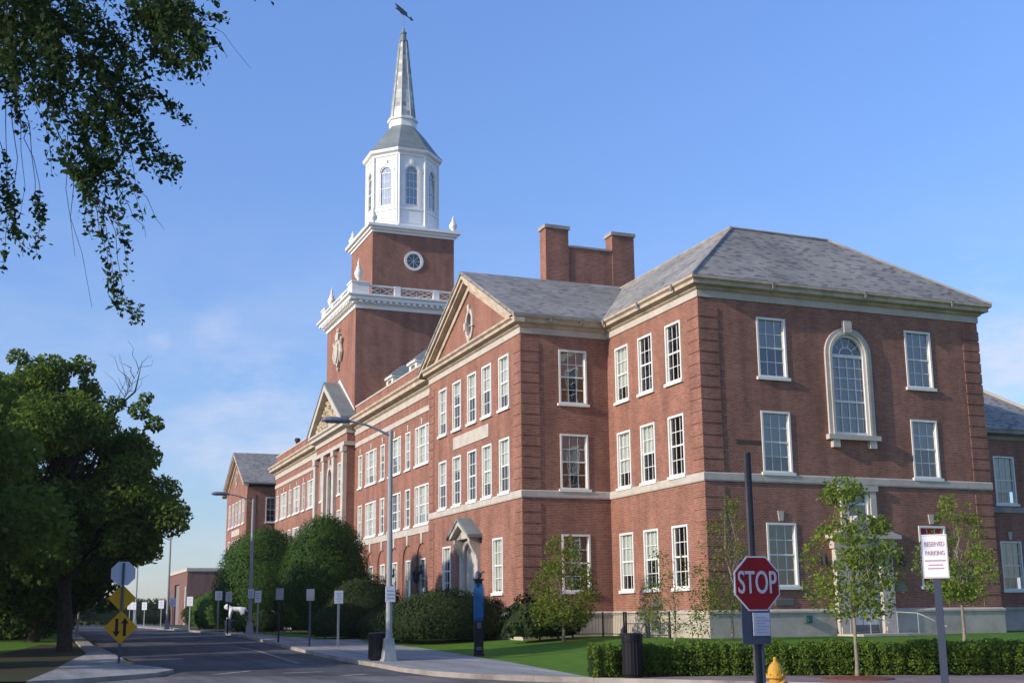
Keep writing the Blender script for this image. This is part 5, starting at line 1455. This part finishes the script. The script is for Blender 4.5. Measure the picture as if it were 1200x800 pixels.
# reserved parking sign
loc = (-15.83, -31.7, -1.62); RS = math.atan2(CAM_POS.y-loc[1], CAM_POS.x-loc[0])+PI/2-.12
rs = thing('parking_sign', 'nearest white RESERVED PARKING sign on a grey post at the right', 'sign', loc, RS)
rs.rotation_euler = (0, 0, RS); rs.scale = (.88, .88, .97)
b = MB(); b.box(-.028, .028, .0, .014, 0, 2.5); b.box(-.046, -.028, .0, .03, 0, 2.5); b.box(.028, .046, .0, .03, 0, 2.5); b.build('post', 'post_blue', rs)
b = MB(); b.box(-.16, .16, -.012, -.002, 2.02, 2.53); pn = b.build('panel', 'sign_white', rs)
text_on('RESERVED', .075, 'sign_ink', pn, (0, -.016, 2.415), .74); text_on('PARKING', .075, 'sign_ink', pn, (0, -.016, 2.31), .78)
b = MB()
b.box(-.13, .13, -.0145, -.0125, 2.215, 2.232); b.box(-.09, .09, -.0145, -.0125, 2.165, 2.18); b.box(-.1, .1, -.0145, -.0125, 2.125, 2.14); b.box(-.155, -.15, -.0145, -.0125, 2.03, 2.52); b.box(.15, .155, -.0145, -.0125, 2.03, 2.52); b.box(-.155, .155, -.0145, -.0125, 2.03, 2.035); b.box(-.155, .155, -.0145, -.0125, 2.515, 2.52)
b.build('lettering', 'sign_ink', pn)

# two-way traffic sign at the left corner
loc = (-22.35, 2.3, -1.55); RS = math.atan2(CAM_POS.y-loc[1], CAM_POS.x-loc[0])+PI/2
tw_ = thing('traffic_sign', 'yellow two-way traffic diamond below a plain diamond and the back of an octagon', 'sign', loc, RS)
b = MB(); b.box(-.045, .045, -.02, .02, 0, 3.45); b.build('post', 'steel', tw_)
def diamond(z, r, y, th): return [(0, y, z-r), (r, y, z), (0, y, z+r), (-r, y, z)]
b = MB(); b.prism(diamond(1.22, .57, -.03, 0), 0, (0, -.015, 0)); dd = b.build('panel', 'sign_yellow', tw_); dd['label'] = 'yellow diamond with two black opposite arrows'
b = MB()
for s in (-1, 1):
    x = s*.135; zt, zb = 1.22+.30, 1.22-.30
    b.box(x-.052, x+.052, -.050, -.0455, zb+(.16 if s < 0 else 0), zt-(.16 if s > 0 else 0))
    tip = zt+.03 if s > 0 else zb-.03; bs = zt-.17 if s > 0 else zb+.17
    b.prism([(x-.128, -.0505, bs), (x+.128, -.0505, bs), (x, -.0505, tip)], 0, (0, .004, 0))
b.build('arrow', 'sign_black', dd)
b = MB(); b.prism(diamond(2.22, .48, .035, 0), 0, (0, .015, 0)); b.build('panel', 'sign_yellow', tw_)
b = MB(); b.prism([(x, .035, 3.08+z) for x, z in octagon(.41)], 0, (0, .015, 0)); dd = b.build('panel', 'sign_back', tw_); dd['label'] = 'grey back of an octagonal sign'

# hydrant
hy = thing('fire_hydrant', 'yellow fire hydrant beside the stop sign post', 'hydrant', (-14.21, -25.89, -1.56), .3)
hy.scale = (.86, .86, 1.0)
b = MB()
b.lathe([(.19, 0), (.19, .04), (.13, .05), (.125, .48), (.18, .50), (.18, .54), (.15, .55), (.145, .62), (.11, .70), (.05, .75), (.035, .76), (.035, .82), (.01, .83)], 0, 0, 18); b.build('barrel', 'hydrant_yellow', hy, smooth=False)
for ang, r_, L_ in ((0, .062, .22), (PI, .062, .22), (-PI/2, .085, .22)):
    d = np.array((math.cos(ang), math.sin(ang), 0)); b = MB(); zz = np.array((0, 0, .36))
    b.tube([d*.09+zz, d*(L_-.05)+zz], r_, 12); b.tube([d*(L_-.06)+zz, d*L_+zz], r_*1.22, 8); b.tube([d*L_+zz, d*(L_+.035)+zz], .022, 5)
    b.build('nozzle', 'hydrant_yellow', hy)
b = MB()
for k in range(8): b.lathe([(.014, .53), (.014, .565), (.004, .57)], .165*math.cos(k*PI/4), .165*math.sin(k*PI/4), 6)
b.build('flange_bolts', 'hydrant_yellow', hy)

# bins
def bin_(label, loc, r, H):
    o = thing('trash_bin', label, 'bin', loc, 0, 'black litter bins')
    b = MB(); b.lathe([(r*.9, 0), (r*.92, .04), (r, .08), (r, H*.80), (r*.96, H*.81)], 0, 0, 20); b.build('body', 'black_plastic', o)
    b = MB(); b.lathe([(r*1.06, H*.80), (r*1.08, H*.86), (r*1.08, H*.97), (r*.9, H)], 0, 0, 20); b.build('lid', 'black_plastic', o)
    b = MB()
    for k in range(20): a = 2*PI*k/20; b.tube([(r*1.0*math.cos(a), r*1.0*math.sin(a), .06), (r*1.0*math.cos(a), r*1.0*math.sin(a), H*.79)], .009, 4)
    b.build('slats', 'black_plastic', o)
bin_('black cylindrical litter bin in front of the hedge end', (-11.95, -16.45, -1.52), .24, 1.03)
bin_('black litter bin behind the base of the nearest street lamp', (-14.15, -1.9, -1.52), .38, .93)

# blue emergency phone
ph = thing('emergency_phone', 'blue and black emergency phone pillar on the lawn edge', 'phone pillar', (-9.9, -.1, -1.5), -.25)
ph.scale = (.78, .78, 1)
b = MB(); b.box(-.21, .21, -.2, .2, 0, 1.25); b.box(-.24, .24, -.23, .23, 0, .08); b.build('base', 'black_plastic', ph)
b = MB(); b.box(-.2, -.1, -.16, .16, 1.25, 2.6); b.box(.1, .2, -.16, .16, 1.25, 2.6); b.box(-.1, .1, -.1, .16, 1.25, 2.6); b.box(-.215, .215, -.2, .17, 1.35, 2.45); b.build('blue_panel', 'phone_blue', ph)
b = MB(); b.box(-.1, .1, -.235, -.2, .98, 1.2); b.box(-.14, .14, -.225, -.2, .2, .32); b.build('speaker_plate', 'steel', ph)
b = MB(); b.box(-.17, .17, -.17, .17, 2.6, 2.72); b.box(-.24, .24, -.24, .24, 2.72, 2.78); b.build('head', 'black_plastic', ph)
b = MB(); b.lathe([(.1, 2.78), (.12, 2.82), (.12, 2.98), (.07, 3.05), (.01, 3.07)], -.03, 0, 12); b.tube([(.1, 0, 2.8), (.15, 0, 3.0), (.28, -.05, 3.05)], .04, 6); b.build('beacon', 'steel', ph)

# animal statue on a round plinth
stt = thing('animal_statue', 'white four-legged animal sculpture on a round plinth beside the far lamp', 'statue', (-12.15, 42.2, -1.03), -.30)
stt.scale = (.80, .80, .74)
b = MB(); b.lathe([(.34, 0), (.34, .05), (.3, .08), (.29, .92), (.36, .96), (.36, 1.04)], -.55, 0, 16); b.lathe([(.2, 0), (.2, 1.04)], .75, .1, 12); b.box(-.75, 1.05, -.25, .25, 1.04, 1.1); b.build('plinth', 'concrete', stt)
me = bpy.data.meshes.new('body')
J = [((.05, 0, 2.02), .25), ((-.30, 0, 2.06), .27), ((-.50, 0, 2.2), .21), ((-.72, 0, 2.26), .27), ((-.98, 0, 2.16), .14), ((.40, 0, 2.04), .27), ((.64, 0, 1.98), .26),
     ((.86, 0, 2.15), .07), ((1.0, 0, 1.8), .06),
     ((-.40, -.16, 1.7), .14), ((-.44, -.17, 1.12), .11), ((-.42, .16, 1.7), .14), ((-.72, .17, 1.12), .11),
     ((.66, -.16, 1.66), .16), ((.80, -.17, 1.4), .11), ((.70, -.17, 1.12), .11), ((.54, .16, 1.66), .16), ((.50, .17, 1.4), .11), ((.34, .17, 1.12), .11), ((-.70, -.15, 2.52), .07), ((-.70, .15, 2.52), .07)]
E_ = [(0, 1), (1, 2), (2, 3), (3, 4), (0, 5), (5, 6), (6, 7), (7, 8), (1, 9), (9, 10), (1, 11), (11, 12), (6, 13), (13, 14), (14, 15), (6, 16), (16, 17), (17, 18), (3, 19), (3, 20)]
me.from_pydata([p for p, r in J], E_, []); me.materials.append(MATS['statue_white'])
so_ = link('body', me, stt)
sk = so_.modifiers.new('skin', 'SKIN'); lay = me.skin_vertices[0] if me.skin_vertices else None
if lay is None:
    import bmesh as _b2
    bm = _b2.new(); bm.from_mesh(me); bm.verts.layers.skin.verify(); bm.to_mesh(me); bm.free(); lay = me.skin_vertices[0]
for i, (p, r) in enumerate(J): lay.data[i].radius = (r, r); lay.data[i].use_root = (i == 0)
so_.modifiers.new('sub', 'SUBSURF').levels = 2; so_.modifiers['sub'].render_levels = 2

# iron railing along the recessed wall
rl = thing('iron_railing', 'dark iron railing along the stone foundation left of the corner', 'railing', (-1.2, 0, -1.05))
b = MB()
pp_ = [(-3.1, 7.4), (0, 7.4), (0, 1.2)]
for a, c in zip(pp_[:-1], pp_[1:]):
    a, c = np.array(a), np.array(c); L_ = np.linalg.norm(c-a)
    for zz in (.12, 1.0): b.tube([(*a, zz), (*c, zz)], .018, 4)
    for i in range(int(L_/.16)): q = a+(c-a)*(i*.16/L_); b.tube([(*q, .1), (*q, 1.0)], .007, 4)
b.build('bars', 'dark_metal', rl)
for q in ((-3.1, 7.4), (-1.5, 7.4), (0, 7.4), (0, 5.3), (0, 5.1), (0, 3.2), (0, 3.0), (0, 1.2)):
    b = MB(); b.box(q[0]-.03, q[0]+.03, q[1]-.03, q[1]+.03, -.1, 1.08); b.build('post', 'dark_metal', rl)
# small posts on the left
o = thing('bare_post', 'bare pale metal post behind the corner tree trunk', 'post', (-22.6, 33, -1.08))
b = MB(); b.tube([(0, 0, 0), (0, 0, 2.75)], .055, 8); b.build('pole', 'pole_paint', o); b = MB(); b.lathe([(.06, 2.75), (.04, 2.8), (.01, 2.82)], 0, 0, 8); b.build('cap', 'sign_white', o)
o = thing('bollard', 'short pale post on the grass left of the corner tree', 'post', (-24.5, 35.7, -1.12))
b = MB(); b.lathe([(.13, 0), (.13, .85), (.09, .93), (.02, .97)], 0, 0, 10); b.build('post', 'concrete', o)
# mulch ring round the street tree
b = MB(); b.lathe([(.85, S(-8, -19.75)+.10), (.8, S(-8, -19.75)+.15), (.2, S(-8, -19.75)+.2)], -8.0, -19.75, 18); tag(b.build('tree_pit', 'red_mulch'), kind='structure')

# ------------------------------------------------------------------ thin summer haze
hm = bpy.data.materials.new('haze'); hm.use_nodes = True; ht = hm.node_tree; ht.nodes.clear()
ho = ht.nodes.new('ShaderNodeOutputMaterial'); hv = ht.nodes.new('ShaderNodeVolumePrincipled')
hv.inputs['Color'].default_value = (0.92, 0.94, 1.0, 1); hv.inputs['Density'].default_value = 0.00014; hv.inputs['Anisotropy'].default_value = 0.2
ht.links.new(hv.outputs[0], ho.inputs['Volume']); MATS['haze'] = hm
b = MB(); b.box(-620, 620, -620, 620, -2.8, 58); tag(b.build('haze', 'haze'), kind='stuff')
